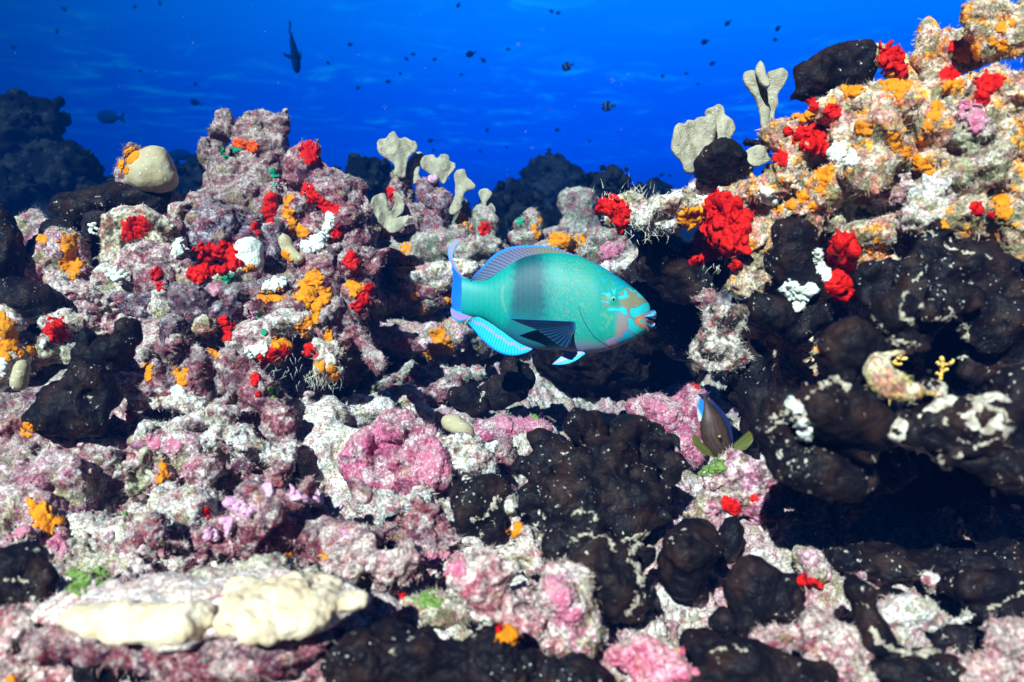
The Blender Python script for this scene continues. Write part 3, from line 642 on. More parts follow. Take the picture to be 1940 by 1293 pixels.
def parrotfish():
    ce = fish_place(np.array([[1050.0, 668.0, 0.0]]))[0]
    root = empty('parrotfish', ce); tag(root, 'large turquoise parrotfish with a dark band, swimming right in front of the reef', 'fish')
    nx_, nr = 560, 420; tp = np.array(TOP); bt = np.array(BOT)
    xa = np.linspace(tp[0, 0], 1, 2)[0]
    s = np.linspace(0, 1, nx_); xs = tp[0, 0] + (tp[-1, 0]+0.6-tp[0, 0])*(1-(1-s)**1.25)
    def cr(P, x):
        R = resample(P, 400); return np.interp(x, R[:, 0], R[:, 1])
    yt = cr(TOP, xs); yb = cr(BOT, xs)
    endx = tp[-1, 0]+0.6; rnd = np.sqrt(np.clip(1-((xs-(endx-3))/3).clip(0, 1)**2, 0.02, 1))
    ym = (yt+yb)/2; hh = (yb-yt)/2*rnd
    zw = np.interp((xs-xs[0])/(xs[-1]-xs[0]), [0, .08, .25, .5, .7, .85, .93, .965, 1], [.010, .014, .026, .040, .043, .036, .026, .018, .007])*rnd
    zw = np.convolve(np.pad(zw, 24, 'edge'), np.hanning(51)[1:-1]/np.hanning(51)[1:-1].sum(), 'valid')
    th = np.linspace(0, 2*math.pi, nr, endpoint=False); ct, st = np.cos(th), np.sin(th)
    px = np.repeat(xs, nr); py = (ym[:, None]-hh[:, None]*np.sign(st)*np.abs(st)**0.95).ravel(); zt = (zw[:, None]*np.sign(ct)*np.abs(ct)**0.82).ravel()
    # eye socket bulge, gill step
    ex, ey = 1050+770/7.744, 540+240/7.744
    r_ = np.hypot(px-ex, py-ey); zt = zt + np.sign(zt)*0.0022*np.exp(-(r_/9.5)**2)
    gl = poly_sd(px, py, Fm([(290, 330), (300, 400), (360, 540), (430, 660), (520, 770), (640, 850), (740, 900)]), False)
    side = px > np.interp(py, [540+330/7.744, 540+900/7.744], [1050+290/7.744, 1050+740/7.744])
    zt = zt + np.sign(zt)*0.0016*np.exp(-gl/5)*side*sstep(575, 590, py)
    P = np.stack([px, py, zt], 1); V = fish_place(P)
    I = np.arange(nx_*nr).reshape(nx_, nr); J = np.roll(I, -1, 1)
    Q = np.stack([I[:-1], I[1:], J[1:], J[:-1]], -1).reshape(-1, 4)
    V = np.concatenate([V, fish_place(np.array([[xs[0], ym[0], 0], [xs[-1], ym[-1], 0]]))])
    n0 = nx_*nr; c0 = np.stack([J[0], I[0], np.full(nr, n0), np.full(nr, n0)], 1); c1 = np.stack([I[-1], J[-1], np.full(nr, n0+1), np.full(nr, n0+1)], 1)
    C = col_body(px, py, zt); C = np.concatenate([C, C[:1], C[-1:]])
    # scale relief
    body = mesh_object('body', V, Q[:, ::-1], M['fish'], C, root)
    FINS = {}
    def fin(nm, base, outer, colf, zf, th=0.0006, nu=150, nv=50, mat='fish', lab=None):
        V, Q, u, v, P = loft_sheet(base, outer, nu, nv, th, zf, fish_place)
        o = mesh_object(nm, V, Q, M[mat], np.clip(colf(u, v, P), 0, 1).astype(np.float32), root)
        if lab: o['label'] = lab
        return o
    blend = lambda a, b, m: a*(1-m[:, None])+np.array(b)*m[:, None]
    def rays(u, v, n, am=0.0010): return am*np.sin(u*n*2*math.pi)*(0.3+0.7*v)
    # dorsal fin
    def cdor(u, v, P):
        c = np.tile(np.array((0.17, 0.14, 0.25)), (len(u), 1)); c = blend(c, (0.22, 0.20, 0.10), sstep(0.45, 0.75, u))
        r = np.sin((u*30+v*3.6)*2*math.pi); c = blend(c, (0.0, 0.06, 0.14), 0.75*sstep(0.1, 0.9, r)); c = blend(c, (0.0, 0.30, 0.42), 0.5*sstep(0.3, 0.9, -r)*sstep(.5, .2, u))
        c = blend(c, (0.01, 0.20, 0.75), sstep(0.80, 0.88, v)); return blend(c, (0.0, 0.42, 0.42), sstep(0.12, 0.0, v)*sstep(.3, .6, u))
    fin('dorsal_fin', Zm([(352, 443), (420, 436), (480, 420), (560, 370), (640, 318), (700, 285), (800, 262), (900, 250), (1000, 248), (1080, 256), (1165, 276)]),
        Zm([(342, 440), (372, 392), (440, 325), (490, 268), (565, 214), (660, 182), (780, 172), (900, 182), (1000, 203), (1090, 236), (1172, 268)]), cdor,
        lambda U, V, XY: 0.002+rays(U, V, 34, .0007)+0.006*V*sstep(.5, .0, U), nu=340, nv=40)
    def canal(u, v, P):
        zx = (P[:, 0]-800)*3.88; zy = (P[:, 1]-420)*3.88
        c = np.tile(np.array((0.02, 0.48, 0.72)), (len(u), 1)); r = np.sin((u*30+v*3)*2*math.pi); c = blend(c, (0.0, 0.36, 0.62), 0.35*sstep(.2, .9, r))
        ln = poly_sd(zx+10*np.sin(zx/14), zy+6*np.sin(zx/17), [(370, 728), (470, 780), (560, 850), (640, 895), (720, 930), (800, 938)], False)
        c = blend(c, (0.36, 0.30, 0.60), 0.85*sstep(13, 6, ln)); c = blend(c, (0.02, 0.5, 0.5), sstep(0.15, 0, v)*0.6)
        return blend(c, (0.0, 0.22, 0.80), sstep(0.90, 0.97, v))
    fin('anal_fin', Zm([(330, 722), (400, 700), (480, 738), (560, 792), (640, 845), (720, 895), (805, 934)]),
        Zm([(322, 738), (375, 800), (435, 870), (515, 938), (600, 978), (685, 986), (765, 965), (808, 938)]), canal,
        lambda U, V, XY: 0.004+rays(U, V, 26, .0007)-0.008*V*(1-U), nu=260)
    # tail
    def ctail(u, v, P):
        zy = (P[:, 1]-420)*3.88; c = np.tile(np.array((0.0, 0.16, 0.66)), (len(u), 1)); r = np.sin(u*24*2*math.pi)
        c = blend(c, (0.0, 0.40, 0.80), 0.4*sstep(.0, 1, r)); c = blend(c, (0.0, 0.05, 0.30), 0.5*sstep(.3, .9, -r))
        c = blend(c, (0.0, 0.45, 0.55), sstep(.25, .0, v)); return c
    fin('tail_fin', Zm([(300, 405), (300, 480), (300, 560), (298, 620), (300, 672)]), Zm([(206, 310), (214, 400), (208, 480), (202, 560), (206, 610), (214, 668)]), ctail,
        lambda U, V, XY: rays(U, V, 24, .0012)+0*V, nu=220)
    def clobe(u, v, P):
        c = np.tile(np.array((0.30, 0.17, 0.42)), (len(u), 1)); e = np.minimum(v, 1-v); return blend(c, (0.01, 0.30, 0.85), sstep(0.24, 0.14, e))
    fin('tail_fin', Zm([(338, 412), (290, 392), (240, 330), (216, 265), (218, 215), (240, 165), (263, 113)]), Zm([(290, 418), (240, 365), (200, 305), (178, 245), (180, 190), (215, 150), (263, 112)]), clobe,
        lambda U, V, XY: 0.004*np.sin(U*3)+0*V, nu=160, nv=40, lab='long curved upper lobe, mauve with blue edges')
    fin('tail_fin', Zm([(350, 690), (300, 672), (250, 655), (216, 640), (200, 625)]), Zm([(355, 700), (310, 722), (260, 733), (212, 708), (196, 655)]), clobe,
        lambda U, V, XY: 0.002+0*V, nu=120, nv=40, lab='lower lobe, mauve with blue edges')
    def cpel(u, v, P):
        c = np.tile(np.array((0.02, 0.42, 0.85)), (len(u), 1)); c = blend(c, (0.45, 0.28, 0.62), sstep(.62, .42, v)*sstep(.06, .16, v)); return c
    fin('pelvic_fin', Zm([(1165, 955), (1100, 955), (1040, 968), (985, 1010), (945, 1045)]), Zm([(1178, 968), (1130, 1005), (1080, 1033), (1015, 1048), (944, 1048)]), cpel,
        lambda U, V, XY: 0.016+0.006*V+rays(U, V, 4, .0006), nu=130, nv=40)
    fin('pelvic_fin', Zm([(820, 930), (840, 940), (855, 948)]), Zm([(760, 942), (800, 962), (870, 958)]), cpel, lambda U, V, XY: -0.006+0*V, nu=30, nv=12)
    # near pectoral fin: rooted behind the gill cover, swept back and standing off the flank
    def cpec(u, v, P):
        c = np.tile(np.array((0.002, 0.012, 0.035)), (len(u), 1)); r = np.sin(u*15*2*math.pi); c = blend(c, (0.01, 0.08, 0.20), 0.7*sstep(.2, 1, r)*sstep(.25, .5, u))
        c = blend(c, (0.0, 0.20, 0.52), sstep(0.035, 0.0, u)); return blend(c, (0.0, 0.25, 0.45), sstep(.16, .02, v)*.7)
    b_ = Zm([(1135, 742), (1125, 752), (1112, 768), (1100, 785), (1092, 805)]); o_ = Zm([(604, 719), (700, 762), (800, 800), (880, 850), (960, 905), (1010, 922), (1050, 880)])
    fin('pectoral_fin', b_, o_, cpec, lambda U, V, XY: 0.036+0.030*V*(1-0.3*U)+0.0007*np.sin(U*15*2*math.pi)*V-0.006*np.sin(V*3)*U, nu=220, nv=60, mat='finfilm', th=.0005)
    pec = fin('pectoral_fin', [(x_, y_+2) for x_, y_ in b_], [(x_+28, y_+14) for x_, y_ in o_], cpec, lambda U, V, XY: -0.036-0.030*V, nu=60, nv=20, mat='finfilm', th=.0005)
    # eye
    def ball(nm, px_, py_, r, zc, zs, mat, parent, colf=None, n=40):
        a, b2 = np.meshgrid(np.linspace(0, math.pi, n), np.linspace(0, 2*math.pi, 2*n, endpoint=False), indexing='ij')
        X = px_+r*np.sin(a)*np.cos(b2); Y = py_+r*np.sin(a)*np.sin(b2); Z = zc+zs*np.cos(a); P = np.stack([X.ravel(), Y.ravel(), Z.ravel()], 1)
        I = np.arange(n*2*n).reshape(n, 2*n); J = np.roll(I, -1, 1); Q = np.stack([I[:-1], J[:-1], J[1:], I[1:]], -1).reshape(-1, 4)
        c = colf(np.hypot(P[:, 0]-px_, P[:, 1]-py_)/r, P) if colf else None
        return mesh_object(nm, fish_place(P), Q, M[mat], c, parent)
    ix = int(np.argmin(np.abs(xs-ex))); z0 = float(zw[ix])*0.93
    def ceye(r, P):
        c = np.tile(np.array((0.16, 0.30, 0.27)), (len(r), 1)); c = blend(c, (0.55, 0.38, 0.22), sstep(.8, .95, r)); c = blend(c, (0.10, 0.30, 0.32), sstep(.62, .54, r)); c = blend(c, (0.45, 0.52, 0.10), sstep(.75, .45, r)*sstep(ey, ey-4, P[:, 1]))
        c = blend(c, (0.12, 0.30, 0.34), sstep(.50, .45, r)); return blend(c, (0.004, 0.008, 0.03), sstep(.36, .30, r)).astype(np.float32)
    for sg in (1, -1):
        e = ball('eye', ex, ey, 8.2, sg*(z0-0.0022), 0.0068*sg, 'eye', root, ceye)
    # beak: two fused tooth plates and the dark open mouth between
    def beak(nm, poly_t, poly_b, w, colf, mat='beak'):
        n = 60; t = resample(poly_t, n); b = resample(poly_b, n); m = 32; a = np.linspace(0, 2*math.pi, m, endpoint=False)
        mid = (t+b)/2; hf = (b-t)/2; P = []
        for i in range(n):
            ww = w*math.sqrt(max(0.02, 1-(max(0, i/(n-1)-0.25)/0.76)**2.2)); e = min(1, i/3+0.1)
            P.append(np.stack([mid[i, 0]-hf[i, 0]*np.sin(a)*-1, mid[i, 1]+hf[i, 1]*np.sin(a)*e, ww*np.cos(a)*e], 1))
        P = np.concatenate(P); I = np.arange(n*m).reshape(n, m); J = np.roll(I, -1, 1); Q = np.stack([I[:-1], I[1:], J[1:], J[:-1]], -1).reshape(-1, 4)
        return mesh_object(nm, fish_place(P), Q, M[mat], colf(P), root)
    def cb(P):
        fx = (P[:, 0]-1050)*7.744; fy = (P[:, 1]-540)*7.744; c = np.tile(np.array((0.02, 0.24, 0.50)), (len(P), 1))
        c = blend(c, (0.25, 0.45, 0.62), 0.7*sstep(0, .4, fbm(np.stack([fx/22, fy/60, fx*0], 1), 2))); c = blend(c, (0.02, 0.55, 0.85), sstep(495, 515, fy)*sstep(560, 530, fy)); return c.astype(np.float32)
    def cb2(P):
        fx = (P[:, 0]-1050)*7.744; fy = (P[:, 1]-540)*7.744; c = np.tile(np.array((0.01, 0.22, 0.48)), (len(P), 1))
        tpv = np.interp(fx, [1265, 1330, 1400, 1445], [520, 575, 590, 560]); return blend(c, (0.75, 0.72, 0.72), sstep(16, 8, np.abs(fy-tpv))).astype(np.float32)
    beak('mouth', Fm([(1230, 500), (1300, 505), (1380, 505), (1425, 510)]), Fm([(1230, 510), (1300, 600), (1380, 600), (1425, 560)]), 0.0185, lambda P: np.tile(np.array((0.05, 0.012, 0.012), np.float32), (len(P), 1)))
    beak('upper_beak', Fm([(1245, 462), (1300, 432), (1370, 402), (1435, 380), (1462, 440)]), Fm([(1245, 490), (1300, 512), (1370, 520), (1435, 512), (1466, 505)]), 0.0225, cb)
    beak('lower_beak', Fm([(1262, 515), (1310, 560), (1370, 590), (1420, 580), (1444, 560)]), Fm([(1275, 560), (1310, 615), (1370, 645), (1415, 630), (1440, 595)]), 0.021, cb2)
    return root

# ------------------------------------------------------------------ the small brown surgeonfish, head down by the cave
def brown_fish():
    d = 1.02; s = d/FPX
    A = np.array((1334.0, 748.0)); B = np.array((1375.0, 878.0)); ax = (B-A)/np.linalg.norm(B-A); nrm = np.array((ax[1], -ax[0])); Ln = np.linalg.norm(B-A)
    def place(P):   # along, across, z
        q = A+P[:, :1]*Ln*ax+P[:, 1:2]*nrm; bend = 5*np.sin(P[:, 0]*math.pi); q = q+bend[:, None]*nrm*-0.6
        return to_world(np.stack([(q[:, 0]-970)*s, -(q[:, 1]-646.5)*s, d-P[:, 2]], 1).astype(np.float32))
    root = empty('surgeonfish', place(np.array([[1.0, 0, 0]]))[0]); tag(root, 'small brown surgeonfish with yellow pectoral fins, head down beside the dark cave', 'fish')
    n, m = 90, 64; t = np.linspace(0, 1, n); hw = np.interp(t, [0, .10, .18, .35, .55, .72, .86, .95, 1], [4, 5, 9, 21, 27, 26, 20, 13, 5]); hw = np.convolve(np.pad(hw, 4, 'edge'), np.ones(9)/9, 'valid')
    a = np.linspace(0, 2*math.pi, m, endpoint=False)
    P = np.stack([np.repeat(t, m), (hw[:, None]*np.cos(a)).ravel(), (hw[:, None]*s*0.62*np.sin(a)).ravel()], 1); P[0:m, 1:] *= 0.2; P[-m:, 1:] *= 0.15
    I = np.arange(n*m).reshape(n, m); J = np.roll(I, -1, 1); Q = np.stack([I[:-1], I[1:], J[1:], J[:-1]], -1).reshape(-1, 4)
    c = np.tile(np.array((0.038, 0.019, 0.014)), (len(P), 1)); st = np.sin(P[:, 1]*1.9+np.sin(P[:, 0]*9)*2)
    c += (0.03*sstep(.3, .9, st)*sstep(.95, .7, P[:, 0])*sstep(.1, .3, P[:, 0]))[:, None]*np.array((1, .55, .3)); mk = sstep(.90, .97, P[:, 0])[:, None]; c = c*(1-mk)+np.array((0.012, 0.02, 0.12))*mk
    c = c*(1-sstep(18, 26, P[:, 1])[:, None]*.6)
    mesh_object('body', place(P), Q, M['fish'], c.astype(np.float32), root)
    def fn(nm, base, outer, colf, zf):
        V, Q, u, v, P = loft_sheet(base, outer, 60, 24, .0005, zf, place); mesh_object(nm, V, Q, M['fish'], colf(u, v).astype(np.float32), root)
    mixf = lambda a, b, m: np.array(a)*(1-m[:, None])+np.array(b)*m[:, None]
    ye = lambda u, v: mixf((0.11, 0.11, 0.015), (0.04, 0.055, 0.015), sstep(0, .8, np.sin(u*9*6.28)))
    fn('pectoral_fin', [(.74, -22), (.80, -21), (.86, -18)], [(.42, -44), (.50, -50), (.62, -48), (.74, -38)], ye, lambda U, V, XY: .012+.01*V)
    fn('pectoral_fin', [(.76, 22), (.82, 21), (.88, 17)], [(.62, 54), (.70, 60), (.78, 54), (.85, 38)], ye, lambda U, V, XY: .010+.012*V)
    bl = lambda u, v: mixf((0.01, 0.16, 0.50), (0.45, 0.60, 0.70), sstep(.55, .9, u))
    fn('anal_fin', [(.08, -4), (.20, -9), (.34, -19)], [(.02, -10), (.16, -20), (.33, -23)], bl, lambda U, V, XY: .002+0*V)
    dk = lambda u, v: mixf((0.004, 0.006, 0.02), (0.005, 0.015, 0.10), v)
    fn('dorsal_fin', [(.12, 5), (.30, 17), (.50, 25), (.75, 25)], [(.10, 12), (.30, 27), (.50, 34), (.76, 28)], dk, lambda U, V, XY: 0*V)
    fn('tail_fin', [(.06, -6), (.05, 0), (.06, 6)], [(-.04, -12), (-.015, 0), (-.02, 14)], dk, lambda U, V, XY: 0*V)
    a_, b_ = np.meshgrid(np.linspace(0, math.pi, 14), np.linspace(0, 2*math.pi, 20, endpoint=False), indexing='ij')
    P = np.stack([(.63+.052*np.sin(a_)*np.cos(b_)).ravel(), (3+4*np.sin(a_)*np.sin(b_)).ravel(), (27*s*.60+.003*np.cos(a_)).ravel()], 1)
    I = np.arange(14*20).reshape(14, 20); J = np.roll(I, -1, 1); Q = np.stack([I[:-1], J[:-1], J[1:], I[1:]], -1).reshape(-1, 4)
    c = np.where((np.abs((P[:, 0]-.63)/.052) < .75)[:, None] & (np.abs((P[:, 1]-3)/4) < .75)[:, None], np.array((0.005, 0.006, 0.02)), np.array((0.03, 0.03, 0.04)))
    c = np.where((P[:, 0] < .592)[:, None], np.array((0.5, .5, .02)), c)
    mesh_object('eye', place(P), Q, M['eye'], c.astype(np.float32), root)

# ------------------------------------------------------------------ distant fish: one of each kind, then copies
def small_fish_proto(nm, deep, stripes=False, tailc=None):
    root = empty(nm, (0, 0, 0)); n, m = 28, 20; t = np.linspace(0, 1, n)
    h = deep*np.sin(np.clip(t*1.12, 0, 1)**0.72*math.pi)**0.8*0.5; h = np.maximum(h, 0.035*(t > .5)); h[0] = 0.004; a = np.linspace(0, 2*math.pi, m, endpoint=False)
    V = np.stack([np.repeat(t-0.5, m)*0.82+0.08, (h[:, None]*0.42*np.cos(a)).ravel(), (h[:, None]*np.sin(a)).ravel()], 1)
    V[:, 0] *= -1; I = np.arange(n*m).reshape(n, m); J = np.roll(I, -1, 1); Q = np.stack([I[:-1], I[1:], J[1:], J[:-1]], -1).reshape(-1, 4)
    c = np.tile(np.array((0.0, 0.012, 0.07)), (len(V), 1)); c[np.repeat(t, m) > .9] = tailc or c[0]
    if stripes: c = c+(sstep(.2, .8, np.sin(V[:, 0]*22))[:, None]*np.array((.04, .05, .06)))
    mesh_object('body', V.astype(np.float32), Q, M['farfish'], c.astype(np.float32), root)
    pc = np.array(tailc or (0.0, 0.012, 0.07))
    def fl(nm2, pts):
        P = np.array([(x, .004*s_, z) for s_ in (1, -1) for x, z in pts]); k = len(pts)
        F = [tuple(range(k)), tuple(range(2*k-1, k-1, -1))]+[(i, k+i, k+(i+1) % k, (i+1) % k) for i in range(k)]
        mesh_object(nm2, P.astype(np.float32), F, M['farfish'], np.tile(pc, (2*k, 1)).astype(np.float32), root, shade=False)
    fl('tail_fin', [(-.38, .03), (-.50, .11), (-.56, .12), (-.50, 0), (-.56, -.12), (-.50, -.11), (-.38, -.03)])
    fl('dorsal_fin', [(.20, deep*.44), (.02, deep*.56), (-.18, deep*.50), (-.30, deep*.28), (-.28, deep*.20), (0, deep*.36)])
    fl('anal_fin', [(-.02, -deep*.42), (-.16, -deep*.52), (-.28, -deep*.28), (-.24, -deep*.18)])
    return root
def put_fish(src, px, py, ln, ang, d, label, first, mirror=False, group='small dark fish far off in open water'):
    kids = [o for o in bpy.data.objects if o.parent == src]
    r = src if first else src.copy()
    if not first:
        COL.objects.link(r)
        for k in kids: c = k.copy(); COL.objects.link(c); c.parent = r
    p = world_at(px, py, d); r.location = [float(v) for v in p]; sc = ln*d/FPX
    r.scale = (sc, sc, sc)
    # side-on to the viewer: local x along the fish; ang = heading in the picture, degrees counter-clockwise from right
    r.rotation_euler = (0, -math.radians(ang), math.radians(rng.uniform(-25, 25))) if not mirror else (0, -math.radians(180-ang), math.pi+math.radians(rng.uniform(-25, 25)))
    tag(r, label, 'fish', group); return r
M['fish'] = vcol_mat('fish_skin', 0.5, 0.3, 0.08, 700, 0.08); M['eye'] = vcol_mat('fish_eye', 0.08, 0.6); M['beak'] = vcol_mat('tooth_plate', 0.25, 0.5, 0.3, 900, .2)
M['farfish'] = vcol_mat('haze_coloured_fish_skin', 0.9, 0.0)  # far fish carry water haze and missing light in their dark blue colour
M['finfilm'] = vcol_mat('fin_membrane', 0.4, 0.4)
# ================================================================== SETTING
# seabed: one sheet out to the far water, dense near the camera
def seabed():
    def zf(X, Y):
        P = np.stack([X, Y, np.zeros_like(X)], -1).reshape(-1, 3)
        z = 0.040*fbm(P/0.26, 3) + 0.030*np.abs(fbm(P/0.09+4, 3))*2 - 0.014
        z = z.reshape(X.shape)
        z += 0.10*sstep(1.55, 2.3, Y)*sstep(-1.2, -0.2, X)*sstep(1.2, .4, X)
        z += 0.06*sstep(-0.15, -0.7, X)
        z += -0.10*np.exp(-(((X-0.20)/0.20)**2+((Y-1.75)/0.22)**2))
        return z
    na, nb = 1000, 1200
    t = np.linspace(0, 1, nb); Yd = 0.42*np.exp(t*math.log(8.8/0.42)); a = np.linspace(-1, 1, na)
    Y, A = np.meshgrid(Yd, a, indexing='ij'); X = A*(Y*0.95+0.15)
    Z = zf(X, Y); V = np.stack([X, Y, Z], -1).reshape(-1, 3).astype(np.float32); I = np.arange(nb*na).reshape(nb, na)
    Q = np.stack([I[:-1, :-1], I[:-1, 1:], I[1:, 1:], I[1:, :-1]], -1).reshape(-1, 4)
    near = V[:, 1] < 3.2
    Nn = normals(V, Q)
    dz = 0.0060*(.3-np.abs(fbm(V/0.020, 2))*2)+0.0026*fbm(V/0.008, 2)+.0012*fbm(V/.004, 1); V = V+Nn*(dz*near)[:, None]
    Nn = normals(V, Q); c = paint(V, Nn, 'sand', 2.0)
    dk = sstep(2.2, 3.0, V[:, 1])[:, None]; c = c*(1-dk)+np.array((0.006, 0.009, 0.012))*dk  # far floor painted near black for light fading with distance
    # encrusted, pinker ground at the lower right and behind
    f = sstep(-.1, .3, fbm(V/0.16+11, 3)+0.25*sstep(0, .4, V[:, 0]))[:, None]*0.75; c2 = paint(V, Nn, 'lilac', 5.0); c = np.where(dk > .5, c, c*(1-f)+c2*f)
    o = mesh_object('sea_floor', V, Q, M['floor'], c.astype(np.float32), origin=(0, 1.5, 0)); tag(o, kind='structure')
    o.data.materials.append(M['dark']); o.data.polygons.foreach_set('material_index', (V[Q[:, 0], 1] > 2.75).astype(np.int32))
    m = (V[Q[:, 0], 1] < 2.3) & (np.abs(V[Q[:, 0], 0]) < 1.5); turf(o, V, Q[m], Nn, c, 40000, (0.0025, 0.0065), 5)
    q2 = V[:, 1] < 3.0; ids = np.cumsum(q2)-1; qq = Q[q2[Q].all(1)]; register(o, V[q2], ids[qq], Nn[q2])
seabed()
# the bodies of the two reef walls behind the separate rocks
rock(None, 1.50, 'pinkish', [(150, 900, 220, 90, -.42), (420, 880, 170, 70, -.36), (330, 780, 200, 70, -.24)], name='reef_slope', kind='structure', res=2.6, warp=.03, dens=30000, amp=1.3)
rock(None, 1.60, 'tower', [(560, 560, 170, 210, .06), (330, 640, 230, 170, .0), (120, 640, 200, 130, -.1), (120, 800, 190, 110, -.35), (330, 800, 180, 90, -.25), (470, 760, 130, 110, -.1), (480, 400, 90, 120, .10), (620, 440, 80, 100, .08)], name='reef_slope', kind='structure', res=3.4, warp=.03, dens=14000, amp=1.5)
rock(None, 2.05, 'teal', [(800, 520, 130, 120, 0), (900, 560, 140, 100, 0), (1060, 560, 150, 90, .05), (800, 640, 150, 60, -.2), (1180, 560, 100, 90, .05)], name='reef_slope', kind='structure', res=3.0, warp=.03, dens=12000, amp=1.5)
rock(None, 1.12, 'fuzzy', [(1800, 330, 260, 150, .08), (1650, 420, 200, 130, .08), (1500, 440, 90, 100, .10), (1830, 560, 260, 150, .12), (1700, 700, 250, 130, .20), (1960, 600, 220, 250, .05), (1960, 820, 160, 90, .15), (1480, 620, 70, 110, .18)], name='reef_slope', kind='structure', res=3.4, warp=.03, dens=22000, amp=1.5)
rock(None, .98, 'hole', [(1640, 850, 170, 50, 0, 2.2), (1820, 880, 190, 60, 0, 2.2), (1960, 880, 120, 80, -.05, 2), (1520, 830, 60, 60, .02, 2), (1420, 740, 40, 60, .1, 1.5)], name='cave_wall_or_added_shade_roof', kind='structure', mat='dark', res=3, dens=0, amp=1.5)  # hidden roof mass added to keep the cave dark
rock(None, 1.75, 'hole', [(1960, 950, 330, 190, .1), (1650, 860, 230, 130, .0), (1150, 640, 150, 110, .12), (1250, 700, 110, 90, .15)], name='cave_wall_or_added_shade_roof', kind='structure', mat='dark', res=4, dens=0, amp=1.5)  # near-black backing rock, recess shade put into its colour
SND = dict(kind='structure', name='sandy_slope', mat='smoothrock', k=.6, dens=60000, tl=(.001, .004), lay=[(.06, .008, 'n'), (.018, .0020, 'n'), (.006, .0012, 'n')])
rock(None, 1.13, 'sandy', [(620, 855, 84, 56, 0, .6), (660, 925, 80, 60, -.02, .6), (600, 800, 66, 40, .05, .6), (690, 780, 60, 30, .08, .6), (850, 900, 70, 50, .02, .6)], **SND)
rock(None, .93, 'sandy', [(190, 1020, 84, 46, 0, .6), (240, 1060, 70, 36, -.02, .6), (130, 1060, 70, 34, 0, .6)], **SND)
rock(None, .90, 'sandy', [(960, 1105, 90, 54, 0, .6), (900, 1060, 60, 34, .02, .6), (1000, 1040, 50, 40, .05, .6)], **SND)
# far reef, dark against the open water
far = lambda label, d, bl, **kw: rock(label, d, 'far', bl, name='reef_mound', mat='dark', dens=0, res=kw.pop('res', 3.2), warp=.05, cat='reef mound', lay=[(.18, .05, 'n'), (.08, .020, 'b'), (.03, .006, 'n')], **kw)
far('dark overhanging reef head at the far left edge, highest of the shadowed mounds', 3.2, [(25, 235, 70, 50), (60, 225, 38, 36), (15, 300, 60, 50), (60, 290, 35, 25)])
far('dark sloping reef mound below the overhanging head on the left', 3.0, [(40, 380, 110, 80), (130, 340, 60, 50), (190, 390, 70, 50), (120, 440, 110, 50), (100, 285, 20, 18)])
far('low dark mound behind the beige lobed coral', 3.4, [(370, 350, 60, 45), (345, 400, 60, 60), (420, 400, 80, 70)])
far('dark rounded mound between the maroon reef and the blade corals', 3.0, [(700, 335, 38, 26), (715, 370, 50, 50), (680, 400, 70, 60)])
far('tall dark twin-humped reef head in the middle distance', 4.2, [(1040, 325, 36, 28), (1075, 350, 55, 30), (1050, 390, 90, 50), (960, 385, 45, 30), (1040, 430, 130, 50)])
far('dark knobbly reef head just left of the right-hand ledge', 2.7, [(1150, 355, 36, 28), (1130, 390, 45, 45), (1180, 420, 50, 50), (1100, 430, 70, 40)], res=2.6)
far('small dark mound peeping over the right-hand ledge', 3.6, [(1250, 372, 28, 16), (1240, 395, 50, 30)])
far('low dark mound behind the small blade coral', 2.9, [(965, 400, 50, 40), (1010, 440, 70, 40), (940, 440, 50, 50)])
rock('dim green-grey reef knob in the gap behind the parrotfish', 2.4, 'teal', [(1095, 385, 38, 32), (1100, 420, 34, 26), (1085, 450, 55, 30)], dens=3000, name='reef_rock')

# ================================================================== LEFT REEF
rock('tall flat-topped maroon tower, highest block of the left reef', 1.58, 'tower', [(482, 258, 40, 44), (522, 255, 26, 44), (500, 300, 50, 50), (495, 350, 56, 60), (537, 212, 8, 9), (466, 310, 16, 40)], k=.3)
rock('narrow maroon tower left of the flat-topped one', 1.56, 'tower', [(418, 245, 20, 28), (406, 285, 22, 34), (425, 320, 26, 34), (445, 345, 35, 40)], k=.3)
rock('broad grey-maroon block under the two towers', 1.50, 'tower', [(450, 380, 62, 50), (500, 400, 45, 55), (420, 400, 35, 35)])
rock('dark purple turf-covered boulder below the towers', 1.44, 'purple', [(430, 440, 66, 52), (400, 420, 38, 42), (470, 460, 34, 36)])
rock('pale whitish knob on the left shoulder of the tower block', 1.47, 'pinkish', [(345, 392, 34, 30), (375, 385, 26, 22), (335, 420, 26, 32)])
rock('round maroon knob right of the tower, carrying a red sponge cap', 1.53, 'maroon', [(577, 300, 36, 36), (570, 335, 32, 32), (610, 335, 22, 30)])
rock('wide maroon shoulder with a hairy pink top, right end of the left reef', 1.48, 'maroon', [(645, 365, 46, 38), (672, 385, 28, 42), (610, 370, 40, 36), (640, 420, 46, 46), (672, 440, 26, 45)])
rock('small pale-tipped nub sticking out to the right of the maroon shoulder', 1.47, 'pinkish', [(690, 378, 14, 14), (684, 392, 16, 14)], k=.5)
rock('mottled maroon rock between the red sponge column and the shoulder', 1.46, 'maroon', [(575, 410, 34, 44), (600, 440, 36, 36), (545, 440, 22, 36), (590, 475, 40, 26)])
rock('slim upright grey-purple finger left of the orange streak', 1.36, 'purple', [(522, 440, 15, 20), (524, 470, 17, 26), (520, 500, 16, 20)], k=.4)
rock('big maroon boulder above the large orange sponge', 1.33, 'maroon', [(605, 500, 40, 36), (612, 545, 42, 44), (590, 530, 36, 40), (640, 480, 16, 22)])
rock('upper lobe of the red-edged double rock at the right end of the left reef', 1.28, 'maroon', [(682, 492, 28, 26), (668, 510, 26, 28), (695, 510, 26, 18)])
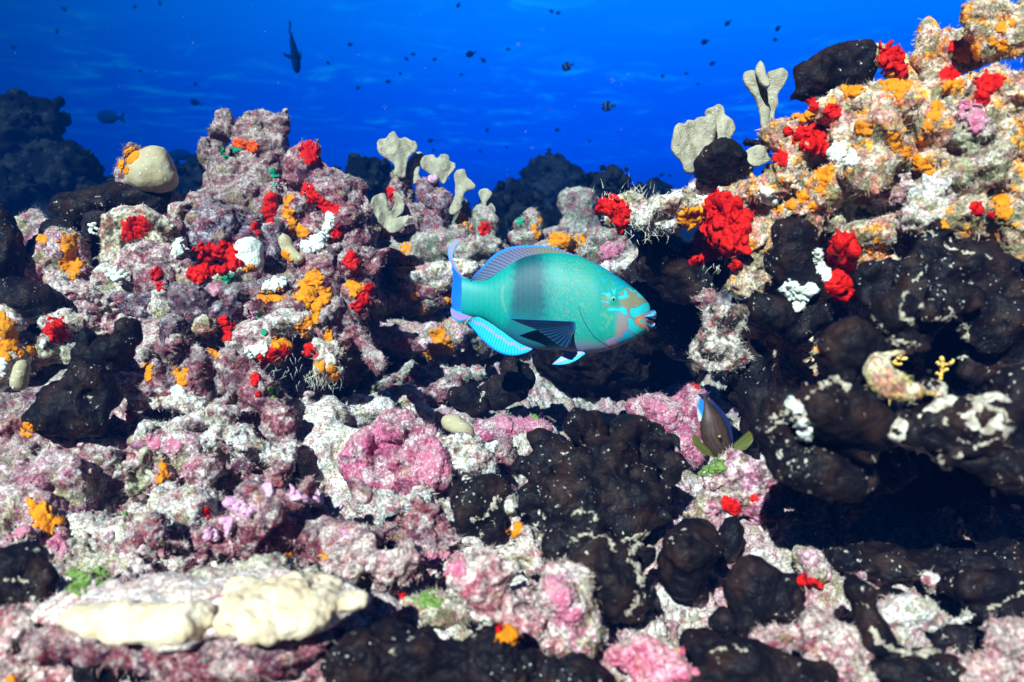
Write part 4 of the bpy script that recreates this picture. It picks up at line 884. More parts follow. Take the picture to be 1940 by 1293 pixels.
rock('leaf-shaped maroon lobe with a red lower edge, rightmost on the left reef', 1.27, 'maroon', [(708, 520, 16, 34, 0, 1, -28), (690, 555, 22, 34, 0, 1, -35), (672, 585, 22, 30), (665, 555, 26, 30)])
rock('rounded pale mound with a red sponge on its crown, below the black sponge', 1.38, 'ochre', [(262, 432, 66, 34), (230, 452, 38, 36), (300, 450, 36, 36), (240, 485, 46, 34)])
rock('pinkish mottled block under the red-crowned mound', 1.33, 'pinkish', [(300, 500, 62, 38), (255, 510, 46, 36), (335, 520, 36, 36)])
rock('dome-shaped maroon rock with a dark red patch in the middle of the left reef', 1.27, 'maroon', [(300, 525, 36, 36), (296, 560, 36, 38)])
rock('rounded rock carrying a bright white tuft, left of the red-patched dome', 1.30, 'pale', [(222, 535, 42, 34), (240, 550, 36, 30)])
rock('nearly black purple ball in the middle of the left reef', 1.20, 'darkball', [(362, 572, 38, 38), (368, 598, 30, 26)], k=.4)
rock('small speckled brown knob left of the dark purple ball', 1.20, 'purple', [(292, 562, 24, 34), (290, 590, 22, 24)])
rock('squat dark maroon knob below the white tuft', 1.21, 'purple', [(240, 575, 26, 16, 0), (248, 585, 22, 14)])
rock('cream stone shaped like a tooth between two maroon rocks', 1.19, 'pale', [(307, 565, 16, 30), (306, 590, 14, 24)])
rock('long low maroon ledge running under the wide red sponge', 1.26, 'purple', [(420, 555, 52, 18), (470, 550, 46, 17), (510, 545, 32, 15), (380, 540, 26, 20)], k=.5)
rock('pale rubble shelf between the red sponge and the long ledge', 1.28, 'pale', [(400, 525, 50, 18), (445, 520, 36, 16), (360, 520, 30, 22)], k=.5)
rock('flat pinkish-white slope in the upper left of the reef', 1.30, 'pinkish', [(150, 560, 66, 34), (205, 580, 60, 38), (130, 600, 50, 26), (215, 620, 46, 26)])
rock('lilac mottled rock with a double orange sponge, left side', 1.36, 'lilac', [(120, 480, 50, 50), (85, 500, 44, 40), (140, 530, 46, 30)])
rock('pale lilac outcrop by the left edge under the dark far reef', 1.48, 'lilac', [(60, 440, 50, 36), (90, 460, 36, 34), (45, 480, 46, 36)])
rock('green and maroon rubble between the red cup rock and the slope', 1.20, 'olive', [(75, 650, 60, 26), (120, 665, 48, 24), (50, 690, 50, 24)])
rock('white-rimmed rock that holds a round red sponge, near the left edge', 1.20, 'pale', [(105, 622, 34, 30), (85, 640, 30, 22), (150, 618, 22, 16)])
rock('white peak draped with orange sponge at the left edge', 1.14, 'pale', [(12, 620, 28, 38), (15, 665, 36, 34), (0, 700, 40, 30)])
rock('small dark-maroon knob left of the tan pebble', 1.16, 'darkball', [(320, 618, 18, 24), (318, 640, 16, 18)])
rock('mottled pink knob below the dark purple ball', 1.17, 'pinkish', [(290, 640, 34, 34), (310, 665, 28, 30), (335, 650, 26, 40)])
rock('tan and cream pebble under the dark purple ball', 1.15, 'ochre', [(396, 622, 20, 17)], k=.5)
rock('brown-purple knob with a red streak, right of the tan pebble', 1.17, 'purple', [(430, 595, 24, 28), (436, 625, 20, 28)])
rock('rounded pinkish block below the red streak', 1.16, 'pinkish', [(460, 640, 34, 26), (485, 630, 24, 24)])
rock('flattened pale-green oval rock right of the red streak', 1.19, 'grey', [(545, 608, 48, 20, 0, 1, -6), (520, 612, 34, 20)], mat='smoothrock', k=.5)
rock('maroon knob above the pale-green oval rock', 1.22, 'maroon', [(500, 580, 36, 16), (575, 578, 22, 18), (540, 580, 30, 16)])
rock('maroon pillar with an orange spot, right of the pale oval', 1.17, 'maroon', [(622, 590, 22, 26), (618, 620, 24, 32), (625, 650, 22, 20)])
rock('overhanging slab with a red sponge along its lower lip', 1.15, 'pale', [(500, 668, 36, 18), (545, 662, 40, 20), (590, 660, 36, 20), (625, 662, 22, 18)], k=.5)
rock('hairy rock with orange spots hanging over the shadowed hollow', 1.13, 'ochre', [(622, 700, 24, 22), (640, 706, 20, 16)], tl=(.005, .016), dens=46000)
rock('small yellowish knob above the shadowed hollow', 1.15, 'ochre', [(656, 680, 22, 20)], tl=(.004, .010))
rock('maroon spur hanging down at the right edge of the left reef', 1.17, 'maroon', [(672, 632, 20, 26), (688, 655, 16, 28, 0, 1, 20), (705, 685, 12, 22, 0, 1, 25), (655, 650, 16, 30)])
rock('upright maroon stump left of centre in the lower left reef', 1.10, 'maroon', [(438, 690, 26, 26), (440, 725, 26, 36), (430, 760, 26, 26)])
rock('second maroon stump leaning on the first, closer to the left', 1.10, 'maroon', [(385, 695, 20, 34), (378, 735, 22, 34)])
rock('rust-red rock with orange stripe left of the two stumps', 1.09, 'maroon', [(305, 712, 26, 34), (295, 745, 22, 24), (330, 735, 26, 30)])
rock('pale ledge with a white dab at the foot of the stumps', 1.08, 'pale', [(330, 768, 50, 16), (380, 775, 40, 14), (285, 765, 30, 14)], k=.5)
rock('cream rubble lump right of the black sponge stack', 1.11, 'pale', [(228, 725, 34, 18), (255, 722, 22, 16), (235, 742, 28, 12)])
rock('pinkish oblong rock behind the black sponge stack', 1.14, 'pinkish', [(245, 690, 34, 16, 0, 1, 22), (275, 678, 22, 18)])
rock('maroon rock bridging the stumps and the sandy floor', 1.10, 'maroon', [(490, 740, 34, 34), (470, 780, 36, 26), (510, 775, 26, 30)])
rock('dark red boulder at the edge of the white sand', 1.08, 'maroon', [(528, 815, 32, 40), (515, 850, 34, 26), (545, 800, 18, 26)])
rock('long grey-pink ledge in the lower left reef', 1.05, 'grey', [(270, 810, 54, 22), (330, 805, 50, 20), (385, 795, 44, 20), (420, 785, 34, 18)], k=.5)
rock('small dark purple knob sitting on the grey-pink ledge', 1.03, 'purple', [(300, 812, 16, 16)], k=.5)
rock('pink-and-white ledge under the grey-pink one', 1.02, 'lilac', [(300, 855, 46, 22), (350, 850, 34, 22), (270, 835, 30, 20)])
rock('broad grey ledge with rusty underside beside the sand', 1.03, 'grey', [(440, 838, 48, 22), (490, 850, 42, 24), (400, 850, 36, 20), (520, 870, 30, 22)], k=.45)
rock('low olive-maroon rock under the broad grey ledge', 1.02, 'maroon', [(470, 885, 44, 18), (520, 895, 28, 20), (495, 905, 34, 14)])
rock('speckled lilac knob in the hollow left of the broad ledge', 1.00, 'lilac', [(365, 890, 26, 26), (395, 900, 26, 20), (378, 915, 30, 14)])
rock('maroon crust shelf below the black sponge stack', 1.04, 'maroon', [(90, 830, 60, 20), (140, 840, 40, 18), (40, 810, 50, 24)], k=.5)
rock('large lilac boulder with a branching orange sponge', .95, 'lilac', [(110, 900, 66, 38), (70, 940, 66, 50), (140, 950, 50, 46), (20, 900, 50, 40)])
rock('pointed white rock wedge between the boulder and the grey dome', .96, 'grey', [(208, 880, 22, 30), (214, 905, 15, 24), (190, 870, 18, 16)])
rock('mustard-coloured stone in the gap beside the white wedge', .98, 'olive', [(262, 890, 24, 28), (250, 920, 18, 24)])
rock('smooth grey dome in the lower left', .93, 'grey', [(330, 955, 60, 34), (300, 985, 50, 30), (370, 975, 40, 30)], mat='smoothrock', k=.5)
rock('pink rock around a narrow orange sponge', 1.0, 'lilac', [(310, 890, 26, 24), (290, 870, 26, 18)])
rock('brownish knob at the left edge above the black sponge', .93, 'maroon', [(5, 1000, 30, 34), (-10, 970, 40, 34)])
rr_ = random.Random(4)
def knobs(cx, cy, w, h, n, r0, r1, dz=0.0):
    return [(cx+rr_.uniform(-w, w), cy+rr_.uniform(-h, h), rr_.uniform(r0, r1), rr_.uniform(r0, r1), dz+rr_.uniform(-.012, .012)) for _ in range(n)]
rock('knobbly maroon rubble mound with pink tips behind the table coral', .93, 'maroon', [(590, 1000, 90, 55), (520, 990, 60, 40), (640, 1030, 70, 40)]+knobs(580, 985, 115, 50, 34, 15, 24, -.045), k=.25)
rock('crumbly brown rubble mound left of the pink-tipped one', .90, 'maroon', [(350, 1040, 90, 36), (440, 1030, 60, 36)]+knobs(380, 1030, 115, 26, 22, 14, 22, -.04), k=.25)
rock('row of small pale-crusted knobs right of the table coral', .86, 'pinkish', [(720, 1090, 60, 36), (650, 1070, 40, 28)]+knobs(710, 1075, 75, 32, 16, 13, 22, -.03), k=.25)
rock('maroon mottled boulder on the sand left of the black sponge', 1.00, 'maroon', [(800, 1005, 52, 46), (775, 1025, 36, 32), (840, 1020, 26, 26)])
rock('big smooth magenta boulder in the middle of the sand', 1.12, 'magenta', [(735, 840, 66, 52, .02), (700, 880, 50, 52, 0), (770, 860, 66, 52, .02), (740, 910, 60, 30, -.01)], mat='smoothrock', k=.5, lay=[(.05, .010, 'n'), (.016, .003, 'b'), (.005, .0012, 'n')], warp=.02)
rock('bright pink crusted lump on the right side of the magenta boulder', 1.07, 'magenta', [(815, 880, 36, 46), (790, 905, 36, 30)], mat='smoothrock', k=.5)
rock('pale dusty slope right of the magenta boulder', 1.10, 'grey', [(890, 870, 50, 40), (915, 905, 36, 30), (860, 850, 40, 26)])
rock('pale mound of sand-coated rock in front of the magenta boulder', 1.03, 'grey', [(740, 960, 50, 30), (780, 950, 40, 24)])
rock('pink sloping rock behind the beige oval coral', 1.32, 'magenta', [(945, 815, 46, 26), (985, 825, 34, 26), (1010, 815, 26, 20)])
rock('small maroon ball with a pale top, right of the beige oval coral', 1.22, 'maroon', [(948, 856, 24, 22), (968, 868, 16, 16)])
rock('whitish heap behind the magenta boulder', 1.36, 'pale', [(770, 760, 40, 30), (735, 770, 36, 24), (800, 785, 30, 22)])
rock('long pale turf ledge under the blade-coral reef', 1.55, 'teal', [(790, 715, 56, 22), (850, 712, 50, 20), (750, 730, 40, 20)], dens=20000)
rock('maroon-topped knob at the end of the pale turf ledge', 1.50, 'maroon', [(815, 745, 36, 22), (850, 735, 30, 20)])
rock('pink-speckled ledge with orange sponge below the parrotfish tail', 1.62, 'lilac', [(770, 640, 60, 30), (820, 650, 50, 30), (860, 625, 34, 24), (730, 625, 40, 22)], k=.5)
rock('sandy ledge above the pink-speckled one', 1.72, 'teal', [(780, 575, 66, 20), (840, 565, 50, 20), (720, 570, 40, 24)], k=.5)
rock('maroon rock in shadow under the sandy ledge', 1.68, 'maroon', [(740, 560, 40, 22), (790, 545, 40, 22)])

# ================================================================== MIDDLE REEF (blade corals)
rock('grey-maroon column that carries the tallest blade coral', 1.78, 'tower', [(757, 345, 18, 30), (760, 385, 26, 36), (770, 430, 40, 34), (745, 450, 30, 36)])
rock('pitted dark maroon column right of the tallest blade coral', 1.78, 'purple', [(815, 370, 26, 34), (830, 400, 30, 40), (825, 440, 34, 40)])
rock('greenish turf rock under the maroon columns', 1.75, 'teal', [(790, 480, 56, 34), (850, 470, 44, 36), (730, 490, 36, 40)])
rock('pale rock wedge under the little leaning blade coral', 1.80, 'teal', [(865, 400, 24, 24), (870, 430, 26, 30)])
rock('round knob with a dark red centre, under the smallest blade coral', 1.70, 'teal', [(915, 430, 30, 30), (918, 465, 36, 32), (890, 490, 30, 26)])
rock('pale crusted slope left of the parrotfish tail', 1.68, 'pale', [(830, 525, 50, 26), (880, 515, 44, 24), (790, 530, 40, 24)])
rock('upright green-maroon knob with orange flecks, behind the parrotfish back', 1.78, 'teal', [(1003, 425, 26, 26), (1000, 455, 32, 26)])
rock('low rock plastered with orange sponge behind the dorsal fin', 1.72, 'teal', [(1065, 462, 44, 18), (1105, 470, 34, 20), (1040, 480, 40, 20)])
rock('sloping grey rock with a magenta patch, above the parrotfish head', 1.62, 'teal', [(1140, 470, 42, 34), (1175, 490, 36, 32), (1160, 520, 50, 30), (1120, 490, 36, 26)])
rock('whitish crust rock just above the parrotfish forehead', 1.52, 'grey', [(1180, 515, 34, 20), (1205, 500, 22, 20)])

# ================================================================== RIGHT REEF (nearest, slightly out of focus)
FZ = dict(tl=(.0022, .006), dens=90000)
rock('tip of the pale overhanging ledge holding a red sponge, far left of the right reef', 1.16, 'pale', [(1175, 388, 34, 22), (1210, 400, 36, 22), (1190, 418, 26, 18)], **FZ)
rock('pale crusted ledge roofing the dark hole', 1.12, 'pale', [(1250, 400, 46, 22), (1300, 402, 46, 22), (1345, 395, 40, 24), (1260, 425, 50, 12)], k=.5, **FZ)
rock('rosy fuzzy knob standing on the overhanging ledge', 1.13, 'pinkish', [(1318, 352, 28, 24), (1340, 368, 28, 22)], **FZ)
rock('cream rubble block right of the rosy knob', 1.08, 'fuzzy', [(1400, 380, 46, 34), (1440, 400, 44, 44), (1395, 420, 36, 40)], **FZ)
rock('fuzzy shoulder between the three-bladed coral and the big red sponge', 1.02, 'fuzzy', [(1500, 260, 46, 34), (1540, 290, 56, 40), (1490, 320, 50, 36), (1460, 350, 36, 28)], **FZ)
rock('fuzzy slope crusted with orange on the upper right reef', .98, 'fuzzy', [(1600, 210, 60, 40), (1680, 200, 60, 46), (1640, 260, 70, 44)], **FZ)
rock('orange-flecked bump in the centre of the right reef', .96, 'fuzzy', [(1560, 370, 56, 40), (1600, 330, 60, 40), (1520, 400, 40, 30)], **FZ)
rock('upright fuzzy chimney against the open water, upper right', .98, 'fuzzy', [(1754, 50, 15, 19), (1756, 85, 15, 30), (1746, 112, 20, 20), (1768, 150, 26, 40)], k=.35, tl=(.003, .007), dens=60000, warp=.004, amp=.6)
rock('rounded knob with orange patch between chimney and corner rock', .97, 'fuzzy', [(1830, 80, 34, 32), (1828, 115, 36, 30), (1800, 105, 22, 22)], **FZ)
rock('shaggy orange-spotted rock in the top right corner', .90, 'fuzzy', [(1890, 30, 52, 36), (1915, 80, 44, 44), (1870, 60, 34, 34), (1950, 40, 40, 60)], **FZ)
rock('mottled hump under the chimney', .95, 'fuzzy', [(1740, 195, 60, 40), (1800, 180, 56, 40), (1780, 230, 66, 40)], **FZ)
rock('fuzzy rock wall at the right edge below the corner rock', .90, 'fuzzy', [(1900, 190, 70, 56), (1930, 270, 66, 60), (1860, 240, 60, 46)], **FZ)
rock('pink-white crusted bump on the right reef', .93, 'pinkish', [(1730, 355, 46, 26), (1700, 370, 36, 26), (1760, 375, 34, 22)], **FZ)
rock('fuzzy knob with tan turf right of the orange-flecked bump', .94, 'fuzzy', [(1690, 300, 56, 40), (1740, 290, 50, 40)], **FZ)
rock('fuzzy ridge running to the right edge', .90, 'fuzzy', [(1800, 320, 60, 40), (1860, 330, 60, 40), (1930, 350, 60, 40)], **FZ)
rock('small fuzzy rock carrying a red ridge, right of the black dome', 1.0, 'fuzzy', [(1672, 108, 18, 24), (1694, 128, 20, 24), (1712, 150, 22, 20)], **FZ)
rock('steep fuzzy buttress in the middle of the right reef', .90, 'fuzzy', [(1660, 255, 40, 56, 0, 1, 20), (1640, 320, 36, 46), (1675, 300, 36, 40)], **FZ)
rock('tall fuzzy knuckle with olive turf near the right edge', .86, 'olive', [(1850, 270, 40, 50), (1838, 330, 36, 40), (1870, 300, 30, 46)], **FZ)
rock('rounded warm-toned fuzzy lump below the flat red sponge', .90, 'fuzzy', [(1770, 235, 40, 40), (1790, 270, 36, 40)], **FZ)
rock('leaning fuzzy spur between the pink-white bump and the black wall', .88, 'pale', [(1770, 370, 34, 44, 0, 1, -25), (1750, 410, 36, 28)], **FZ)
rock('olive turf hollow under the pink-white bump', .97, 'olive', [(1620, 380, 50, 34), (1660, 400, 60, 30), (1600, 410, 40, 30)], **FZ)
rock('pale turf band above the black sponge wall', .92, 'fuzzy', [(1640, 445, 50, 24), (1700, 430, 50, 26), (1750, 420, 46, 28)], k=.5, **FZ)
rock('orange-rimmed round rock above the black sponge wall', .88, 'fuzzy', [(1840, 415, 46, 44), (1815, 430, 34, 34)], **FZ)
rock('fuzzy rock by the right edge above the black sponge wall', .86, 'fuzzy', [(1915, 430, 46, 50), (1940, 470, 44, 30), (1895, 400, 40, 30)], **FZ)
rock('shaggy beige rock under the big red sponge', 1.04, 'fuzzy', [(1420, 470, 34, 46), (1430, 520, 32, 36), (1450, 440, 30, 30), (1400, 545, 24, 22)], **FZ)
rock('red-dotted beige rock right of the two round red sponges', .93, 'fuzzy', [(1650, 490, 34, 38), (1655, 540, 26, 44), (1640, 590, 24, 34), (1630, 450, 30, 24)], **FZ)
rock('pocked black-and-white rock beside the parrotfish snout', 1.02, 'pocked', [(1370, 605, 40, 32), (1355, 650, 42, 40), (1380, 680, 34, 30), (1345, 690, 30, 22)], tl=(.003, .007))
rock('small maroon triangle rock above the pocked rock', 1.05, 'maroon', [(1336, 572, 22, 18)])
rock('yellow-lit turf pocket inside the black sponge wall', .665, 'yellow', [(1664, 700, 24, 34, 0, .7), (1690, 722, 36, 24, 0, .7), (1728, 738, 40, 16, 0, .7), (1766, 744, 28, 11, 0, .7), (1696, 668, 26, 12, 0, .7), (1788, 716, 9, 24, 0, .7)], tl=(.002, .006), dens=60000, warp=.004, amp=.5)
rock('reddish dusty slope under the surgeonfish', 1.26, 'magenta', [(1260, 800, 44, 46), (1290, 840, 40, 44), (1230, 780, 40, 30), (1320, 780, 34, 50)])
rock('mottled green and pink ground rock below the surgeonfish', 1.12, 'lilac', [(1370, 930, 50, 46), (1410, 900, 44, 34), (1340, 960, 40, 36), (1440, 960, 34, 50)])
rock('small rubble heap at the mouth of the dark cave', 1.02, 'lilac', [(1560, 1085, 44, 26), (1600, 1075, 30, 22), (1530, 1060, 30, 26)])

# ================================================================== FOREGROUND ROCKS
rock('rosy rounded rock at the bottom, right of centre', .74, 'pinkish', [(1540, 1205, 64, 40), (1490, 1220, 44, 34), (1590, 1230, 40, 34)], **FZ)
rock('bright pink smooth mound at the bottom edge', .70, 'hotpink', [(1250, 1250, 52, 36), (1215, 1270, 40, 34), (1290, 1265, 34, 30)], mat='smoothrock', k=.5, tl=(.001, .003))
rock('round yellow-topped rock above the long black sponge', .79, 'olive', [(820, 1160, 46, 26), (850, 1170, 30, 22), (790, 1165, 34, 22)], **FZ)
rock('pink and white slope between the black sponges', .84, 'pinkish', [(960, 1150, 66, 40), (1020, 1190, 60, 36), (1060, 1120, 44, 40), (930, 1100, 56, 36)])
rock('reddish rock at the foot of the big black sponge', .88, 'lilac', [(1075, 1140, 40, 60), (1110, 1200, 44, 36)])
rock('whitish crusted heap left of the big black sponge', .92, 'pale', [(900, 1080, 50, 30), (980, 1060, 44, 36), (1010, 1030, 30, 30)])
rock('bright pink turfy patch of rock under the maroon boulder', .93, 'magenta', [(830, 1065, 36, 16), (865, 1080, 26, 16)])
rock('small maroon and orange lump between the two black sponges', 1.02, 'pale', [(968, 985, 18, 30), (980, 1010, 18, 26), (965, 1020, 14, 16)])
rock('mottled pink ground in the lower left corner', .74, 'pinkish', [(90, 1230, 90, 40), (40, 1190, 70, 36), (160, 1260, 60, 36), (20, 1270, 70, 34)])
rock('pink rock at the bottom edge below the table coral', .68, 'pinkish', [(500, 1290, 60, 18), (440, 1300, 40, 16)], tl=(.005, .012), dens=30000)
rock('fuzzy cream rock between table coral and long black sponge', .72, 'pinkish', [(640, 1240, 30, 34), (620, 1275, 34, 24), (690, 1180, 40, 14, .03, 1, 30)], **FZ)
rock('pinkish rubble in the bottom right corner', .68, 'pinkish', [(1880, 1260, 60, 36), (1930, 1220, 50, 34), (1830, 1285, 50, 24)], **FZ)
rock('white sandy rock framed by black sponge bands', .76, 'grey', [(1700, 1165, 50, 24), (1740, 1190, 60, 22), (1680, 1200, 50, 26), (1790, 1180, 44, 20)])
rock('pale rock spur by the right edge in front of the cave', .80, 'pale', [(1800, 1115, 30, 16), (1840, 1105, 34, 14)], k=.5)
rock('white and pink rock left of the small black ball', .72, 'pinkish', [(1540, 1255, 30, 22), (1500, 1265, 30, 20), (1600, 1270, 40, 22)])
rock('green-tinged rock at the far lower left behind the black sponge', .86, 'olive', [(150, 1090, 46, 20), (200, 1085, 40, 20)])
# ================================================================== BLACK SPONGES
sponge('long low black sponge along the crest under the beige lobed coral', 1.44, [(180, 390, 66, 32), (250, 385, 60, 30), (290, 378, 36, 22), (150, 405, 46, 30)], k=.5)
sponge('black sponge hanging as a dark curtain behind the white flower-like tuft', 1.42, [(180, 440, 26, 44), (165, 470, 20, 30), (195, 420, 22, 28)])
sponge('round black sponge disc left of the orange double sponge', 1.38, [(110, 442, 32, 28)])
sponge('black sponge lobe on the left edge, uppermost', 1.30, [(5, 430, 22, 44), (20, 470, 22, 36), (0, 510, 38, 34)])
sponge('large black rounded sponge by the left edge above the orange peak', 1.22, [(50, 580, 56, 44), (20, 565, 46, 36), (70, 610, 36, 36)])
sponge('left head of the black sponge stack', 1.06, [(168, 640, 24, 24), (166, 668, 28, 28)])
sponge('upright right-hand arm of the black sponge stack', 1.05, [(236, 632, 26, 28, 0, 1, -20), (215, 665, 36, 28), (190, 690, 36, 26)])
sponge('broad base of the black sponge stack in the left reef', 1.00, [(160, 720, 44, 36), (130, 770, 60, 40), (170, 790, 44, 40), (110, 790, 50, 34), (195, 760, 30, 30)])
sponge('glossy black sponge at the left edge, low down', .70, [(40, 1070, 62, 34), (85, 1080, 34, 26), (20, 1110, 60, 40), (70, 1125, 36, 34)], pale=.15)
sponge('left black cushion sponge under the parrotfish tail', 1.45, [(882, 748, 34, 26), (900, 765, 28, 22)])
sponge('right black cushion sponge under the parrotfish tail', 1.47, [(945, 752, 44, 32), (975, 735, 34, 32)])
sponge('dark knob in the shadow right of the black cushions', 1.55, [(985, 720, 30, 30), (975, 700, 26, 20)])
sponge('folded black sponge with a white sand pocket, left of the big one', .99, [(905, 955, 50, 50), (885, 985, 36, 46), (935, 1000, 36, 56), (925, 935, 40, 30)], k=.25, pale=.2)
sponge('big folded black sponge in the centre foreground', 1.00, [(1150, 920, 100, 95, .09, .5), (1115, 815, 34, 30, .02), (1200, 850, 80, 56, .05, .5), (1232, 885, 52, 76, .03, .5), (1150, 895, 86, 74, .0, .5), (1062, 890, 62, 50, .02, .5), (1056, 955, 66, 74, -.015, .5), (1180, 960, 92, 66, -.02, .5), (1090, 1005, 70, 44, -.035, .5)], k=.18, pale=.1, warp=.012, lay=[(.060, .010, 'n'), (.026, .0035, 'n'), (.010, .0014, 'n')])
sponge('lower hanging lobe of black sponge speckled with white', .93, [(1110, 1040, 72, 46, 0, .6), (1150, 1092, 72, 60, -.015, .6), (1190, 1145, 44, 46, -.01, .7), (1205, 1060, 36, 42, .02, .6)], k=.2, warp=.010, pale=.1)
sponge('upright black sponge block right of the big one', .90, [(1305, 1040, 50, 50), (1295, 1090, 44, 56), (1320, 1010, 40, 24), (1300, 1130, 30, 26)], k=.4)
sponge('little black sponge lobe right of the upright block', .93, [(1395, 998, 20, 20), (1385, 1020, 22, 24), (1370, 1040, 18, 20)])
sponge('wide smooth black sponge cushion in front of the cave', .84, [(1430, 1110, 60, 46), (1480, 1125, 46, 42), (1420, 1145, 50, 30)], k=.5)
sponge('small black sponge under the wide cushion', .80, [(1410, 1185, 30, 18), (1370, 1180, 20, 16)])
sponge('low black sponge left of the bottom dome', .74, [(1335, 1215, 36, 20), (1320, 1230, 24, 18)])
sponge('black dome sponge at the bottom edge right of centre', .66, [(1410, 1250, 70, 46), (1480, 1275, 80, 36), (1350, 1285, 60, 30)], k=.5)
sponge('small glossy black ball on the rosy rock', .68, [(1592, 1248, 23, 25)], lay=[(.03, .002, 'n')])
sponge('long black sponge lying along the bottom edge', .66, [(700, 1235, 78, 50), (790, 1250, 80, 48), (880, 1255, 80, 44), (970, 1270, 70, 40), (1070, 1285, 80, 28), (700, 1270, 80, 40), (940, 1225, 40, 22)], k=.5, warp=.006, lay=[(.035, .007, 'n'), (.014, .003, 'b'), (.006, .0009, 'n')])
sponge('black sponge dome against the water, upper right', 1.02, [(1590, 130, 60, 42, 0, .8, 18), (1545, 155, 46, 36), (1620, 125, 38, 42), (1518, 178, 26, 22)], k=.6)
sponge('black sponge hump in front of the beige double blade', 1.08, [(1372, 298, 36, 34), (1385, 320, 38, 28), (1350, 320, 26, 22)], k=.5)
sponge('small black sponge at the foot of the three-bladed coral', 1.10, [(1464, 258, 17, 24), (1468, 275, 18, 16)], pale=.1)
sponge('dark sponge slab just behind the low cream blade', 1.16, [(1430, 275, 26, 12), (1440, 285, 30, 12)])
sponge('thick black sponge filling the hole under the pale ledge', 1.22, [(1270, 500, 64, 40), (1310, 540, 60, 40), (1240, 460, 40, 36), (1340, 500, 44, 44)], k=.5)
sponge('wide black sponge slab right behind the parrotfish snout', 1.42, [(1215, 540, 44, 54), (1260, 600, 70, 50), (1290, 640, 46, 50), (1240, 570, 50, 60)], k=.5, res=3)
sponge('black sponge with white tufts in the centre of the right reef', .95, [(1510, 455, 44, 34), (1500, 500, 42, 44), (1530, 540, 40, 40), (1490, 440, 30, 26)], k=.4, pale=.15)
sponge('knuckled black sponge below the white tufts', .96, [(1470, 600, 44, 36), (1440, 580, 34, 24), (1510, 620, 36, 30), (1540, 590, 44, 40)], k=.3, pale=.1)
sponge('big black sponge shield near the right edge', .84, [(1830, 560, 140, 130, .09, .4), (1760, 505, 80, 60, .03, .35, 12), (1850, 520, 95, 60, .01, .35, -10), (1738, 575, 62, 66, -.02, .35), (1805, 565, 52, 34, -.045, .45), (1870, 605, 84, 56, -.02, .35), (1935, 660, 60, 110, 0, .4), (1865, 700, 60, 50, .01, .4), (1698, 540, 50, 50, .03, .5), (1885, 535, -22, 20, -.03), (1700, 640, 40, 36, .02, .5)], k=.22, warp=.008, pale=.2)
sponge('curling black sponge fold left of the lit pocket', 0.705, [(1700, 590, 36, 44), (1720, 640, 30, 26), (1745, 650, 26, 16)], k=.4, pale=.3)
sponge('rounded black-brown sponge nose beside the lit pocket', 0.695, [(1625, 660, 64, 44, 0, .7, -15), (1600, 700, 36, 40, .01, .6), (1655, 690, 30, 30, .02)], k=.4)
sponge('thick black sponge brow roofing the cave, centre', 0.685, [(1600, 790, 84, 62, 0, .6), (1560, 770, 50, 44, -.01, .6), (1660, 800, 50, 46, .01, .6), (1630, 840, 60, 36, .02, .6), (1610, 800, 100, 70, .05, .6)], k=.25, pale=.1)
sponge('brown-black sponge at the left corner of the cave roof', 0.715, [(1560, 860, 80, 56, .10), (1640, 880, 90, 44, .12), (1488, 830, 46, 66, 0, .6), (1530, 885, 82, 54, -.01, .6), (1600, 905, 70, 34, .02, .6), (1500, 780, 34, 36, .02)], k=.25, pale=.1)
sponge('white-veined black sponge on the right of the cave roof', 0.665, [(1790, 800, 100, 56, 0, .4, -6), (1860, 815, 80, 50, -.015, .4), (1730, 790, 46, 52, .01, .5), (1760, 742, 40, 24, .02), (1830, 830, 90, 46, .05, .6)], k=.22, pale=.55)
sponge('black sponge lobe drooping under the white-veined one', 0.665, [(1800, 870, 30, 26), (1840, 880, 40, 24), (1890, 890, 50, 26)], k=.4, pale=.3)
sponge('dark sponge mass hanging at the right edge above the cave', 0.705, [(1930, 760, 50, 60), (1920, 860, 60, 46), (1900, 740, 40, 44)], k=.4)
sponge('black sponge back wall of the cave mouth', 1.05, [(1700, 880, 120, 40), (1850, 900, 120, 40), (1620, 850, 60, 40), (1440, 760, 40, 90), (1420, 700, 36, 60)], k=.4, res=4)
# thin black bands among the sand in the lower right
bd = [('black sponge band framing the left of the white sand', [(1640, 1120, 22, 22), (1640, 1160, 18, 24), (1660, 1210, 20, 24), (1690, 1245, 26, 18), (1740, 1260, 36, 16)]),
      ('stubby black sponge post amid the white sand', [(1700, 1130, 26, 20), (1700, 1165, 24, 26), (1730, 1190, 22, 16), (1755, 1160, 22, 20)]),
      ('black sponge shelf right of the white sand', [(1860, 1110, 50, 22), (1920, 1120, 50, 24), (1900, 1160, 50, 20), (1860, 1160, 26, 22)]),
      ('winding black sponge ridge near the right edge', [(1830, 1215, 40, 16), (1880, 1205, 36, 16), (1930, 1190, 36, 22), (1790, 1225, 30, 16)]),
      ('black sponge tongue at the bottom edge, right side', [(1740, 1285, 50, 18), (1790, 1275, 36, 18), (1670, 1275, 30, 16)])]
bd.append(('black mat added as the overhang shadow along the front edge of the cave floor', [(1740, 1070, 110, 24), (1880, 1072, 100, 26), (1640, 1062, 60, 20), (1930, 1050, 60, 24)]))  # dark mat added to stand in for the overhang's cast shadow
for lb, bl in bd: sponge(lb, .75 if bl[0][1] > 1080 else .84, [(b[0], b[1], b[2]*1.15, b[3]*1.25) for b in bl], k=.5, pale=.35, name='black_sponge')  # the last entry is the added shadow mat, not a sponge
sponge('black sponge post under the left end of the table coral', .70, [(180, 1250, 40, 40), (190, 1290, 40, 36)], k=.5)
sponge('thin dark sponge crust at the left edge under the glossy one', .76, [(10, 1160, 44, 20), (70, 1165, 30, 16)], pale=.5)
